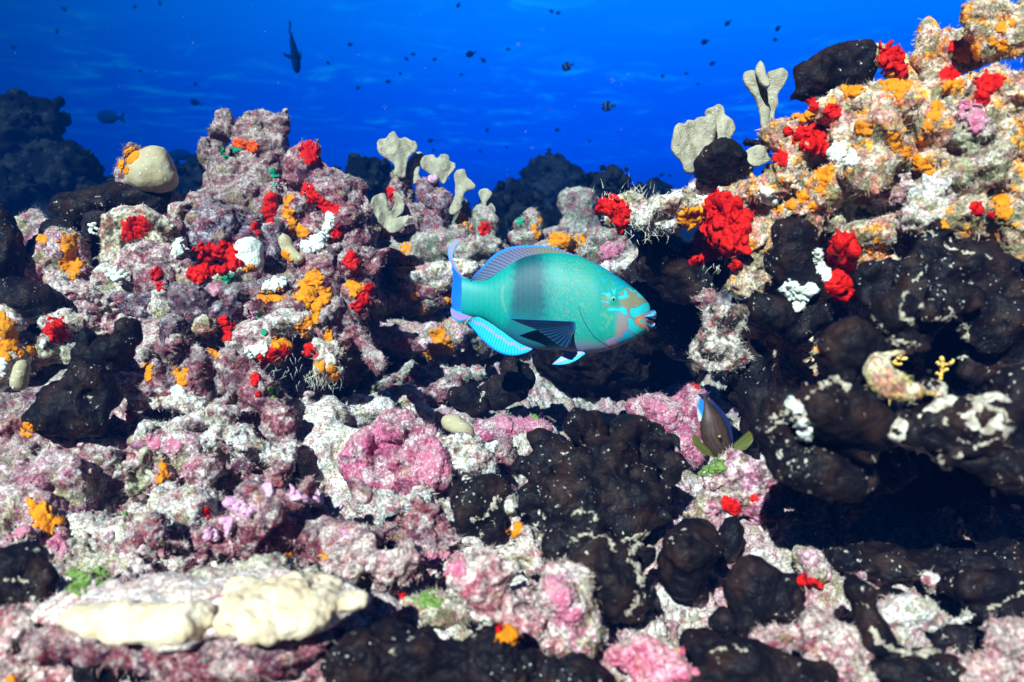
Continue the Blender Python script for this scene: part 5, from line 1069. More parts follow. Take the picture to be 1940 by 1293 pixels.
sponge('dark sponge in the crevice behind the big black sponge', 1.16, [(1045, 850, 36, 26), (1010, 880, 30, 26), (1020, 830, 26, 20)])

# ================================================================== CORALS
def coral(label, d, blobs, name='lobed_coral', mat='cream', **kw):
    V, Q = blob_mesh(blobs, d, kw.get('k', .5), kw.get('res', 2), 1, kw.get('warp', .003), .05); V = displace(V, Q, kw.get('lay', [(.03, .002, 'n'), (.012, .0006, 'n')]), 3)
    o = mesh_object(name, V, Q, M[mat]); tag(o, label, 'coral'); register(o, V, Q, normals(V, Q)); return o
coral('smooth beige lobed coral perched on the crest of the left reef', 1.42, [(288, 325, 44, 40), (270, 338, 32, 24), (308, 338, 30, 26), (296, 300, 28, 22)], k=.35)
rock('little brown rock behind the beige lobed coral, with orange sponge down its side', 1.47, 'tower', [(262, 290, 18, 22), (248, 315, 20, 26), (240, 340, 18, 22)], tl=(.004, .009))
coral('small beige oval coral beside the magenta boulder', 1.20, [(858, 800, 22, 17), (875, 812, 24, 18, 0, 1, -25), (884, 822, 16, 13)])
coral('squarish pale-green coral head in the left reef', 1.29, [(472, 470, 26, 22), (476, 495, 26, 22), (462, 485, 20, 26)], mat='white', lay=[(.03, .003, 'n'), (.006, .0012, 'n')])
coral('small tan coral elbow right of the grey-purple finger', 1.30, [(540, 458, 14, 16), (548, 478, 15, 14), (566, 490, 16, 13)])
coral('small brown coral cup in the left reef', 1.10, [(40, 700, 16, 20), (36, 725, 18, 18)])
# table coral: thick crusted slab with two creamy living sheets on it
tr = empty('table_coral', world_at(400, 1150, .74)); tag(tr, 'large cream table coral slab in the lower left foreground', 'coral')
def part_blob(nm, bl, mat, pal=None, lay=None, k=.5, dens=0, warp=.004, seed=1, tl=(.003, .008)):
    bl = [(b[0]-.020, *b[1:5], b[5]*1.25) for b in bl]; V, Q = wblob_mesh(bl, .0032, k, warp); V = displace(V, Q, lay or [(.03, .003, 'n'), (.012, .0008, 'n')], seed); Nn = normals(V, Q)
    c = paint(V, Nn, pal, seed) if pal else None
    o = mesh_object(nm, V, Q, M[mat], c, tr); register(o, V, Q, Nn)
    if dens: turf(o, V, Q, Nn, c, dens, tl, seed)
part_blob('slab', [(-.372, .588, .094, .044, .022, .009), (-.30, .586, .096, .085, .040, .010), (-.235, .586, .098, .085, .044, .010), (-.18, .588, .101, .060, .040, .009), (-.148, .592, .102, .030, .018, .008), (-.27, .612, .100, .07, .026, .009)], 'smoothrock', 'pinkwhite', [(.04, .004, 'n'), (.012, .0012, 'n'), (.005, .0007, 'n')], dens=12000, tl=(.001, .003))
part_blob('underside', [(-.335, .572, .076, .070, .020, .014), (-.25, .566, .068, .095, .028, .022), (-.18, .574, .078, .05, .026, .018), (-.25, .60, .05, .06, .035, .02)], 'rock', 'maroon', ROUGH, dens=40000, tl=(.003, .009))
part_blob('living_sheet', [(-.352, .562, .103, .018, .010, .006), (-.325, .556, .105, .026, .015, .008), (-.295, .552, .106, .030, .018, .009), (-.268, .552, .107, .028, .020, .010), (-.244, .558, .108, .018, .016, .008)], 'sheet', lay=[(.030, .0020, 'n'), (.014, .0014, 'b')], k=.9)
part_blob('living_sheet', [(-.200, .574, .108, .040, .032, .011), (-.215, .600, .109, .020, .014, .008), (-.170, .572, .108, .038, .032, .011), (-.142, .582, .108, .028, .014, .008), (-.192, .552, .105, .032, .016, .010), (-.182, .600, .110, .032, .013, .008)], 'sheet', lay=[(.026, .0030, 'b'), (.013, .0012, 'b')], k=.9, seed=4)
part_blob('stem', [(-.26, .66, .03, .08, .05, .055), (-.20, .66, .03, .06, .05, .05)], 'rock', 'olive', ROUGH, dens=16000)

# blade corals (thin upright plates with scalloped tips)
def blade(label, d, plates_, **kw):
    c = np.mean([p for pl_ in plates_ for p in pl_[0]], axis=0); yb_ = max(p[1] for pl_ in plates_ for p in pl_[0])
    r = empty('blade_coral', world_at(c[0], yb_, d)); tag(r, label, 'coral')
    for i, (poly, dz, tilt) in enumerate(plates_): plate('blade', poly, d+dz, 'fan', r, tilt=tilt, seed=i*3.1+d, **kw)
blade('tallest scalloped blade coral on the middle reef', 1.74, [
  ([(748, 335), (746, 312), (722, 296), (715, 280), (720, 265), (733, 262), (742, 252), (748, 250), (756, 262), (768, 260), (778, 266), (788, 268), (792, 280), (786, 290), (776, 296), (770, 312), (766, 335)], 0, (.1, 0))], ridges=140)
blade('narrow blade coral tucked behind the tallest one', 1.78, [
  ([(772, 345), (768, 325), (768, 312), (780, 296), (790, 288), (800, 290), (804, 298), (798, 312), (794, 330), (798, 342), (785, 350)], 0, (-.2, 0))])
blade('wide fan-shaped blade coral in the middle of the row', 1.76, [
  ([(836, 346), (818, 332), (800, 322), (797, 308), (808, 296), (822, 294), (828, 300), (838, 293), (850, 294), (853, 304), (862, 308), (862, 318), (850, 334), (842, 348)], 0, (.15, 0))], ridges=150)
blade('leaning wedge-shaped blade coral, fourth in the row', 1.74, [
  ([(860, 375), (862, 350), (860, 332), (866, 322), (880, 322), (886, 336), (901, 352), (898, 360), (882, 364), (876, 380), (872, 398), (858, 408), (850, 400)], 0, (-.1, 0))], ridges=120)
blade('smallest blade coral, forked in two, at the right end of the row', 1.70, [
  ([(914, 392), (910, 376), (906, 366), (912, 358), (925, 358), (932, 366), (928, 376), (922, 386), (924, 400), (914, 400)], 0, (0, 0)), ([(926, 400), (924, 388), (928, 382), (938, 392), (939, 402), (932, 406)], .01, (0, 0))])
blade('low folded grey blade coral at the left of the middle reef', 1.70, [
  ([(712, 425), (704, 400), (706, 380), (716, 368), (728, 366), (734, 382), (736, 400), (742, 396), (748, 380), (744, 362), (756, 366), (766, 386), (762, 402), (748, 414), (740, 430), (724, 434)], 0, (.2, 0)), ([(735, 440), (730, 420), (750, 412), (775, 406), (768, 425), (752, 442)], -.01, (-.2, .2))], fold=.008)
blade('large beige double blade coral against the blue water', 1.15, [
  ([(1300, 328), (1290, 312), (1272, 290), (1271, 270), (1275, 245), (1284, 236), (1296, 237), (1302, 228), (1314, 228), (1322, 222), (1334, 222), (1342, 216), (1356, 232), (1356, 262), (1345, 300), (1330, 326)], 0, (.12, 0)),
  ([(1345, 300), (1345, 240), (1338, 216), (1340, 206), (1354, 202), (1362, 198), (1370, 202), (1374, 218), (1386, 230), (1391, 246), (1384, 262), (1376, 300)], .018, (-.15, 0))], fold=.006, th=.006)
blade('three-bladed beige coral standing on the right reef', 1.12, [
  ([(1444, 244), (1440, 216), (1430, 186), (1410, 164), (1406, 146), (1412, 137), (1434, 138), (1446, 150), (1456, 176), (1462, 210), (1460, 236)], 0, (.25, 0)),
  ([(1458, 236), (1456, 200), (1456, 160), (1456, 138), (1470, 134), (1484, 134), (1491, 144), (1486, 162), (1474, 180), (1474, 200), (1468, 216), (1466, 232)], .015, (-.25, 0)),
  ([(1440, 160), (1434, 140), (1436, 122), (1444, 111), (1450, 122), (1452, 142), (1456, 160), (1450, 168)], -.022, (0, .3))], fold=.003, th=.0055)
blade('low cream blade coral between the two black humps', 1.12, [
  ([(1412, 308), (1410, 290), (1424, 280), (1438, 275), (1450, 280), (1454, 290), (1464, 298), (1450, 310), (1430, 316)], 0, (.2, 0))])

# yellow branching coral in the lit pocket
def branching(label, px, py, d, pts, r=.0028, mat='yellow', name='branching_coral', cat='coral'):
    bl = []
    for a, b in pts:
        n = max(2, int(math.hypot(b[0]-a[0], b[1]-a[1])/3))
        for i in range(n+1): t = i/n; bl.append((a[0]+(b[0]-a[0])*t, a[1]+(b[1]-a[1])*t, 3.0*r/.0028, 3.0*r/.0028, rng.uniform(-.004, .004), 1))
    V, Q = blob_mesh(bl, d, .3, .55, 0, .0008, .006); o = mesh_object(name, V, Q, M[mat]); tag(o, label, cat)
branching('yellow branching coral in the lit pocket of the black sponge wall', 0, 0, .80, [((1775, 735), (1783, 715)), ((1783, 715), (1786, 692)), ((1786, 692), (1800, 690)), ((1786, 695), (1776, 688)), ((1786, 692), (1784, 678)), ((1800, 690), (1806, 683)), ((1783, 712), (1775, 708)), ((1778, 728), (1772, 722)), ((1784, 705), (1793, 700))], r=.0032)
branching('pale yellow comb-like coral on the left lip of the lit pocket', 0, 0, .82, [((1670, 720), (1690, 690)), ((1690, 690), (1712, 668)), ((1682, 702), (1700, 704)), ((1690, 690), (1706, 690)), ((1700, 680), (1716, 680)), ((1676, 712), (1694, 716)), ((1694, 716), (1706, 726))], r=.0030)
branching('white beaded strand beside the surgeonfish snout', 0, 0, 1.12, [((1404, 870), (1418, 866)), ((1418, 866), (1430, 862)), ((1430, 862), (1436, 876)), ((1436, 876), (1440, 886))], r=.0026, mat='white', name='beaded_algae', cat='algae')
branching('tiny white flower-like tuft on the black curtain sponge', 0, 0, 1.36, [((172, 440), (176, 425)), ((176, 430), (168, 426)), ((176, 430), (184, 434)), ((172, 440), (182, 444)), ((170, 436), (180, 424))], r=.0028, mat='white', name='soft_coral')
branching('bright white branching tuft on the pale rock', 0, 0, 1.24, [((216, 524), (208, 512)), ((216, 524), (220, 508)), ((218, 526), (232, 514)), ((218, 528), (242, 520)), ((214, 528), (204, 522)), ((218, 530), (228, 534))], r=.0045, mat='white', name='soft_coral')
branching('pink comb-like tuft above the pale-green oval rock', 0, 0, 1.15, [((475, 592), (486, 606)), ((478, 598), (470, 602)), ((482, 602), (474, 608)), ((478, 594), (486, 592))], r=.002, mat='pink', name='soft_coral')
branching('salmon comb-like tuft in the crevice by the green algae', 0, 0, 1.44, [((522, 352), (528, 342)), ((526, 348), (536, 348)), ((524, 354), (532, 358)), ((526, 346), (520, 340))], r=.0022, mat='pink', name='soft_coral')
branching('small yellow branch on the dark rock by the red sponges', 0, 0, .90, [((1626, 540), (1632, 546)), ((1632, 546), (1640, 548)), ((1632, 546), (1630, 552))], r=.0026)

# ================================================================== GROWTHS ON THE ROCKS
R = lambda lb, cs, **k: patch(lb, 'red', cs, **{**dict(name='red_sponge', thick=.0035, rag=.55), **k})
def crust_line(lb, pts, r=7, rag=1.0, **k):
    cs = []
    for (a, b), (c, e) in zip(pts[:-1], pts[1:]):
        r_ = r*.72; n = max(1, int(math.hypot(c-a, e-b)/(r_*.9)))
        cs += [(a+(c-a)*i/n+rng.normal(0, 2), b+(e-b)*i/n+rng.normal(0, 2), r_*rng.uniform(.5, 1.5)) for i in range(n+1)]
    return patch(lb, 'palecrust', cs, name='pale_crust', cat='crust', thick=.0018, rag=rag, tol=.04, **k)
O = lambda lb, cs, **k: patch(lb, 'orange', cs, **{**dict(name='orange_sponge', thick=.0026, rag=.7, lump=.15), **k})
Wt = lambda lb, cs, **k: patch(lb, 'white', cs, **{**dict(name='white_sponge', thick=.005, rag=.5), **k})
G = lambda lb, cs, **k: patch(lb, 'green', cs, **{**dict(name='green_algae', cat='algae', thick=.003, rag=.5), **k})
LM = lambda lb, cs, **k: patch(lb, 'lime', cs, **{**dict(name='lime_algae', cat='algae', thick=.0022, rag=.8), **k})
K = lambda lb, cs, **k: patch(lb, 'pink', cs, **{**dict(name='coralline_crust', cat='coralline algae', thick=.003, rag=.5), **k})
LI = lambda lb, cs, **k: patch(lb, 'lilac', cs, **{**dict(name='coralline_crust', cat='coralline algae', thick=.004, rag=.3), **k})
R('red sponge splash on the crown of the pale mound below the black crest', [(245, 428, 16), (262, 432, 22), (272, 428, 16), (240, 448, 12), (262, 446, 12)])
R('wide ragged red sponge in the middle of the left reef', [(395, 492, 30), (420, 490, 30), (380, 510, 22), (440, 498, 16), (375, 521, 16), (422, 476, 18)], thick=.009)
R('tall column of red sponge below the flat-topped tower', [(513, 378, 15), (512, 398, 18), (506, 408, 16)])
R('round red sponge cap on the knob right of the tower', [(584, 286, 20), (590, 300, 16)])
patch('orange-red sponge spot under the towers', 'redorange', [(478, 279, 13), (466, 275, 9), (452, 272, 11)], name='red_sponge', thick=.005)
R('red sponge strip on the upper maroon shoulder', [(582, 360, 16), (592, 374, 14), (606, 384, 11)])
R('small red sponge trail below the shoulder strip', [(614, 392, 11), (632, 396, 12), (624, 390, 10)])
R('small red sponge blob beside the white branch', [(636, 442, 13), (638, 450, 12)])
R('tiny red sponge left of the grey-purple finger', [(484, 430, 10), (490, 440, 8)])
R('upright red sponge stripe on the double rock', [(666, 484, 11), (668, 500, 13), (658, 496, 10)])
R('red sponge border along the lower edge of the leaf-shaped lobe', [(700, 548, 12), (688, 566, 14), (676, 580, 13), (712, 530, 10)])
R('long red sponge along the lip of the overhanging slab', [(500, 680, 14), (520, 672, 16), (545, 678, 16), (570, 684, 13), (535, 664, 12)])
R('red sponge patch at the right end of the overhanging slab', [(586, 664, 14), (592, 674, 10)])
R('drooping red sponge on the brown-purple knob', [(424, 608, 12), (428, 625, 12), (440, 618, 9), (432, 640, 9)])
R('round red sponge in the white-rimmed rock, left side', [(106, 624, 24), (118, 636, 14)])
R('dark red patch on the dome-shaped maroon rock', [(296, 520, 14), (300, 540, 12)], thick=.003)
R('small red sponge on the slope right of the stumps', [(484, 716, 10), (482, 726, 8)])
R('little red sponge at the cave corner of the left reef', [(489, 747, 8)])
R('small red sponge button in the lower left reef', [(244, 786, 12)])
R('tiny red sponge between the grey dome and the rubble', [(392, 968, 8), (392, 976, 6)])
R('dark red disc on the knob under the smallest blade coral', [(918, 434, 14)], thick=.003)
R('faint red patch behind the low folded blade coral', [(740, 366, 12), (738, 372, 10)], thick=.003)
R('red sponge at the tip of the overhanging ledge', [(1160, 395, 22), (1175, 405, 22), (1180, 420, 14)], thick=.010)
R('largest red sponge, hanging from the ledge over the dark hole', [(1370, 400, 36), (1390, 430, 36), (1370, 455, 36), (1335, 475, 28), (1400, 460, 22), (1315, 488, 16), (1350, 440, 28)], thick=.014, lsz=.010, lump=.4, rag=.25, tol=.05)
R('small red sponge under the largest one', [(1396, 500, 12)], thick=.006)
R('red sponge with three lobes right of the three-bladed coral', [(1540, 250, 22), (1550, 270, 22), (1522, 256, 18), (1494, 250, 10), (1558, 282, 14)], thick=.008)
R('red sponge smear above the three-lobed one', [(1538, 198, 14), (1500, 210, 12), (1580, 212, 16), (1570, 206, 10)])
R('small red sponge below the three-bladed coral', [(1478, 298, 16), (1484, 308, 10)])
R('upper of the two round red sponges on the black wall', [(1602, 478, 26), (1604, 462, 16)], thick=.016, rag=.15, lump=.4, tol=.05)
R('lower of the two round red sponges on the black wall', [(1588, 540, 26), (1590, 552, 18)], thick=.016, rag=.15, lump=.4, tol=.05)
R('red sponge ridge beside the upper right black dome', [(1680, 105, 18), (1694, 120, 18), (1708, 138, 14)], thick=.010, tol=.05)
R('flat red sponge on the hump under the chimney', [(1800, 140, 18), (1788, 144, 12)])
R('white-dusted red sponge near the right edge', [(1870, 160, 24), (1860, 185, 18), (1890, 152, 14)])
R('red sponge spot on the knob beside the corner rock', [(1806, 86, 9), (1802, 94, 6)])
R('red sponge in the hollow of the orange-rimmed rock', [(1850, 395, 14), (1880, 408, 8)], thick=.004)
R('red striped patch on the ground under the surgeonfish', [(1380, 955, 16), (1392, 962, 12)], thick=.004)
R('small red patch right of the striped one', [(1428, 945, 10)], thick=.004)
R('red sponge dot under the pocked rock', [(1325, 728, 12)], thick=.004)
R('tiny red sponge right of the table coral', [(760, 1128, 9)], thick=.004)
R('tiny red sponge beside the orange sprig at the bottom', [(944, 1192, 9)], thick=.005)
R('thin red starfish-like streak at the cave mouth', [(1520, 1100, 12), (1538, 1104, 12), (1552, 1108, 8)], thick=.005, rag=.2)

O('upper round part of the orange sponge in the far left', [(130, 462, 20), (132, 475, 18)])
O('dripping lower part of the orange sponge in the far left', [(130, 498, 18), (142, 510, 14), (122, 505, 12), (138, 525, 10), (150, 500, 10)])
O('upper orange sponge on the little rock behind the beige coral', [(250, 292, 15), (246, 300, 12)], rag=.2)
O('lower orange sponge on the little rock behind the beige coral', [(236, 322, 11), (232, 312, 9)], rag=.2)
O('large orange sponge below the big maroon boulder', [(594, 530, 20), (588, 555, 26), (610, 560, 20), (598, 580, 14), (575, 560, 16)], thick=.005)
O('orange sponge runner trailing down to the pale oval', [(594, 604, 11), (585, 612, 12), (570, 620, 11), (598, 592, 10)])
O('orange streak right of the grey-purple finger', [(545, 405, 12), (552, 425, 14), (566, 438, 14), (580, 442, 10)])
O('small orange sponge above the red column', [(540, 385, 11), (550, 375, 8)])
O('orange sponge with white rim on the long ledge', [(510, 556, 18), (528, 560, 14), (495, 560, 10)])
O('orange disc on the leaf-shaped lobe', [(672, 546, 17), (664, 540, 12)])
O('orange dab under the pale-green square coral', [(475, 512, 14)])
O('orange dab by the tan coral elbow', [(540, 484, 12), (546, 494, 10)])
O('orange crust on top of the overhanging slab', [(530, 652, 16), (545, 650, 12)], thick=.003)
O('orange hook beside the maroon pillar', [(572, 650, 14), (578, 640, 10)])
O('orange spot on the maroon pillar', [(622, 640, 10), (623, 630, 8)], rag=.2)
O('orange flecks on the hairy hanging rock', [(608, 695, 10), (626, 700, 9), (634, 712, 9)], rag=.9, thick=.003)
O('orange streak between the maroon stumps', [(342, 705, 14), (345, 722, 12), (338, 692, 8)])
O('orange dab above the rust-red rock', [(278, 700, 13), (284, 715, 9)])
O('orange crust on the pink knob above the stumps', [(405, 650, 12), (402, 662, 10), (408, 672, 8)])
O('narrow orange sponge below the grey-pink ledge', [(308, 884, 10), (312, 898, 11), (302, 910, 9)])
O('branching orange sponge on the lilac boulder', [(75, 965, 18), (82, 985, 20), (92, 1000, 18), (105, 990, 14), (60, 950, 10)], thick=.004)
O('orange drape on the white peak at the left edge', [(12, 622, 20), (18, 650, 20), (6, 672, 18), (28, 640, 14)])
O('small orange dabs right of the white peak', [(58, 664, 12), (40, 670, 10)])
O('orange knob on the crust shelf below the black stack', [(52, 814, 14), (44, 822, 8)])
O('small orange crumb left of the orange double sponge', [(72, 450, 10), (84, 455, 8)])
O('orange netting on the greenish turf rock', [(760, 490, 14), (772, 505, 12), (758, 515, 12), (770, 470, 10), (782, 500, 8)], rag=1.0, thick=.003)
O('orange smear at the base of the low folded blade coral', [(728, 436, 13), (716, 436, 9)])
O('orange streaks on the rock beside the smallest blade coral', [(878, 416, 11), (886, 430, 10), (872, 406, 8)], rag=.8)
O('orange sponge on the pink-speckled ledge', [(832, 635, 18), (838, 650, 16), (826, 668, 14), (850, 660, 12), (815, 672, 12)])
O('orange line along the sandy ledge', [(868, 560, 10), (852, 566, 10), (800, 590, 9), (785, 560, 9)], rag=.7)
O('orange sponge band behind the dorsal fin', [(1055, 455, 16), (1075, 462, 18), (1098, 455, 12), (1070, 475, 12)], thick=.005)
O('orange flecks on the upright green-maroon knob', [(1012, 432, 9), (1018, 445, 9), (1022, 418, 6)], rag=.7)
O('yellow-orange crust beside the largest red sponge', [(1300, 412, 18), (1325, 405, 18), (1340, 392, 12), (1310, 425, 10)], thick=.006, rag=.5)
O('orange crust below the three-lobed red sponge', [(1560, 335, 18), (1555, 355, 14), (1570, 320, 10)])
O('orange patch in the middle of the upper right slope', [(1620, 165, 20), (1605, 172, 14)])
O('orange crust right of the black dome', [(1690, 155, 22), (1710, 165, 18), (1705, 182, 12)])
O('orange patch on the rounded knob by the corner rock', [(1835, 100, 22), (1820, 105, 16), (1850, 95, 12)])
O('orange patch below the chimney', [(1800, 165, 18), (1818, 160, 10)])
O('orange smear on the fuzzy shoulder', [(1520, 216, 18), (1536, 212, 12)])
O('orange trail across the fuzzy knob', [(1690, 262, 16), (1700, 280, 14), (1715, 292, 14), (1640, 245, 14)])
O('orange trail on the wall toward the right edge', [(1770, 220, 14), (1775, 200, 12), (1760, 240, 12), (1745, 270, 10)])
O('orange dabs on the orange-flecked bump', [(1625, 240, 14), (1500, 388, 12), (1520, 375, 14), (1540, 392, 10), (1475, 395, 10)], rag=.7)
O('orange crust at the lower edge of the fuzzy ridge', [(1745, 310, 16), (1760, 322, 14), (1735, 300, 10)])
O('orange rim of the round rock above the black wall', [(1900, 385, 20), (1905, 402, 16), (1790, 425, 10), (1885, 375, 10)])
O('orange spots on the corner rock', [(1895, 55, 12), (1900, 88, 14), (1880, 80, 10), (1920, 45, 8)], rag=.8)
O('orange speckles on the red-dotted beige rock', [(1668, 468, 11), (1650, 475, 9), (1660, 455, 7)], rag=.7)
O('orange spot on the small lump between the black sponges', [(972, 1006, 15), (980, 998, 12)], rag=.3)
O('orange sprig at the bottom centre', [(958, 1212, 14), (968, 1204, 12), (944, 1210, 9)], thick=.008, rag=.8)
O('small orange dot on the rubble mound', [(546, 1050, 9)])
O('second small orange dot on the rubble, farther right', [(614, 1055, 8)])
O('orange dot on the ground in the lower left corner', [(24, 1288, 10)])
O('orange speck on the shelf at the left edge', [(2, 600, 12)])

Wt('white branch running across the maroon boulder', [(600, 462, 14), (585, 468, 12), (612, 448, 13), (622, 430, 11), (626, 415, 9), (572, 468, 9)], thick=.008)
Wt('white lump left of the wide red sponge', [(340, 465, 14), (335, 478, 12), (342, 458, 8)], thick=.010)
Wt('white rim above the orange sponge on the long ledge', [(520, 540, 12), (535, 536, 10), (505, 545, 10)])
Wt('white left tip of the overhanging slab', [(480, 668, 14), (498, 662, 12), (470, 666, 8)], rag=.2)
Wt('white dab on the pale ledge below the stumps', [(338, 742, 14)], rag=.25)
Wt('white sponge ruffles on the black sponge, lower cluster', [(1500, 548, 18), (1518, 560, 18), (1535, 548, 14), (1515, 578, 14)], thick=.008)
Wt('white sponge trail running up to the round red sponge', [(1560, 510, 14), (1553, 490, 12), (1548, 478, 9), (1562, 525, 10)], thick=.006)
Wt('white cream crust on the bump at the centre of the right reef', [(1590, 290, 22), (1610, 300, 18)], thick=.003)
Wt('white crust on the block under the low cream blade', [(1450, 370, 18), (1462, 385, 14)], thick=.003)
Wt('white pebble beside the round red sponge on the left', [(82, 652, 8)])
Wt('white dab on the cream rubble, far left', [(10, 745, 18), (5, 690, 14)], rag=.3)
Wt('white crust on the lip of the left cave corner sponge', [(1500, 765, 14), (1515, 775, 12), (1520, 800, 12), (1525, 820, 14), (1490, 800, 10)], thick=.004, rag=.6)
G('green algae patch under the narrow tower', [(428, 290, 12), (440, 285, 11), (452, 280, 9)])
G('green algae at the right foot of the flat-topped tower', [(522, 335, 9), (516, 325, 8), (524, 350, 8)])
G('green algae disc below the wide red sponge', [(432, 526, 13)])
G('green algae on the knob behind the parrotfish back', [(985, 420, 9), (998, 470, 9)])
G('green algae spot by the stubs under the pale oval', [(488, 598, 8), (500, 630, 7)])
G('green dot beside the tiny red sponge at the bottom', [(918, 1182, 8)])
LM('lime algae disc on the right of the lower left reef', [(517, 742, 14)], rag=.2)
LM('lime green tuft under the surgeonfish', [(1345, 888, 16), (1365, 884, 14), (1325, 895, 10), (1390, 850, 10)], rag=1.1, thick=.003)
LM('lime speck near the grey dome', [(233, 970, 9)], rag=.2)
LM('lime algae flecks in the shadow left of the parrotfish', [(720, 590, 9), (728, 582, 7)])
LM('lime speck beside the black cushions', [(1015, 788, 8)])
LM('yellow-green crust on the round rock above the long black sponge', [(805, 1135, 20), (825, 1140, 16)], thick=.002)
LM('lime crust on the sand left of the table coral', [(150, 1098, 26), (190, 1090, 18)], thick=.002, rag=.9)
K('bright pink crust on the magenta boulder', [(828, 885, 24), (812, 870, 18), (820, 905, 16)], thick=.002)
K('pink crust behind the beige oval coral', [(960, 800, 22), (985, 805, 18)], thick=.002)
K('small pink sliver on the long ledge', [(406, 549, 12)])
K('pink crust on the sandy floor below the magenta boulder', [(840, 1068, 24), (870, 1078, 18), (815, 1060, 14)], thick=.003, rag=.7)
K('salmon sponge patch on the right reef near the edge', [(1840, 215, 26), (1850, 235, 20), (1828, 200, 14)], thick=.004)
K('magenta patch on the sloping rock above the parrotfish head', [(1155, 478, 22), (1172, 470, 14)], thick=.002)
K('pink crust on the dusty slope under the surgeonfish', [(1270, 800, 22), (1300, 850, 20), (1245, 770, 18)], thick=.002, rag=.8)
K('pink crust at the foot of the big black sponge', [(1060, 1130, 26), (1075, 1165, 26), (1050, 1100, 16)], thick=.002, rag=.7)
K('pink crust on the lilac boulder, left edge', [(40, 1010, 26), (110, 1030, 24), (70, 925, 20)], thick=.002, rag=.7)
K('pink crust beside the speckled lilac knob', [(330, 845, 18), (290, 838, 16)], thick=.002, rag=.7)
LI('lilac disc at the foot of the wide fan-shaped blade', [(820, 340, 9)], thick=.008, rag=.1)
for i, (a, b, r_) in enumerate([(438, 953, 14), (455, 962, 15), (468, 972, 12), (436, 990, 13), (402, 1012, 14), (512, 932, 10), (560, 940, 13), (575, 945, 10), (600, 948, 14), (642, 964, 8), (655, 1012, 8), (480, 965, 9)]):
    LI('lilac rounded tip on the knobbly rubble mound', [(a, b, r_)], thick=.008, rag=.1, group='lilac tips on the rubble mound')

CL = crust_line
CL('pale crust line curling around the left fold of the big black shield', [(1745, 520), (1722, 545), (1706, 580), (1712, 600), (1726, 612)])
CL('pale crust lip above the lit pocket', [(1745, 575), (1752, 600), (1775, 606), (1800, 596), (1818, 604), (1832, 622), (1834, 650), (1828, 672), (1800, 690)])
CL('pale crust edge left of the lit pocket', [(1625, 575), (1650, 600), (1672, 625), (1700, 648), (1730, 650)])
CL('pale crust rim along the top left of the black shield', [(1655, 470), (1690, 455), (1730, 448), (1765, 442)])
CL('pale crust on the crown of the black shield near the right edge', [(1820, 478), (1850, 478), (1880, 490), (1920, 500)], r=5)
CL('pale crust branch at the cave corner, upper', [(1470, 790), (1490, 778), (1510, 762), (1530, 755)], r=8)
CL('pale crust branch at the cave corner, lower', [(1450, 818), (1475, 800), (1500, 795), (1520, 790)], r=7)
CL('pale crust between the cave brow and the corner sponge', [(1510, 760), (1525, 785), (1528, 815), (1540, 830)], r=9)
CL('pale crust below the rounded black-brown nose', [(1540, 745), (1560, 725), (1580, 715), (1610, 735)], r=8)
CL('vertical pale crust stripe on the white-veined sponge, left', [(1702, 775), (1703, 800), (1708, 830)], r=5)
CL('second vertical pale crust stripe on the white-veined sponge', [(1790, 790), (1795, 815), (1775, 835)], r=5)
CL('pale crust speckling across the white-veined sponge', [(1830, 745), (1870, 770), (1900, 780), (1910, 800)], r=7, rag=1.1)
CL('pale crust under the white-veined sponge', [(1820, 835), (1850, 845), (1880, 835)], r=6)
CL('pale crust hem on the small lobe under the white-veined sponge', [(1780, 850), (1785, 880), (1800, 905)], r=6)
CL('pale crust arc in the fold of the big centre sponge', [(1090, 975), (1105, 966), (1125, 970), (1130, 985)], r=7)
CL('pale crust patch low on the right of the big centre sponge', [(1185, 1025), (1205, 1015), (1230, 1010), (1195, 1045)], r=9)
CL('pale crust trail down the lower hanging lobe', [(1190, 1060), (1205, 1075), (1215, 1100), (1205, 1140), (1190, 1165)], r=7, rag=1)
CL('white crumbs on top of the lower hanging lobe', [(1065, 1015), (1085, 1025), (1110, 1010), (1150, 1020), (1165, 1045)], r=6, rag=1.3)
CL('pale sand pocket on the folded black sponge', [(895, 985), (915, 975), (935, 960), (940, 945)], r=9)
CL('pale hook of crust on the folded black sponge', [(905, 1000), (910, 1012), (902, 1022)], r=5)
CL('pale crust ridge between the black cushions', [(908, 760), (912, 750), (922, 742)], r=5)
CL('white crust ribbon right of the black sponge post', [(1735, 1130), (1760, 1150), (1790, 1150), (1830, 1160)], r=11)
CL('white crust ribbon near the right edge', [(1860, 1170), (1880, 1150), (1910, 1135), (1940, 1120)], r=7)
CL('white crust curve at the foot of the black bands', [(1650, 1190), (1665, 1215), (1700, 1235), (1740, 1240), (1780, 1235)], r=10)
CL('pale crust streak on the bottom dome sponge', [(1350, 1235), (1390, 1225), (1420, 1235)], r=5, rag=1.1)
CL('pale crust flecks on the long bottom sponge', [(720, 1225), (760, 1240), (800, 1235), (840, 1250)], r=5, rag=1.5)
CL('pale crust at the shoulder of the left edge sponge', [(0, 1100), (40, 1098), (60, 1108)], r=6)

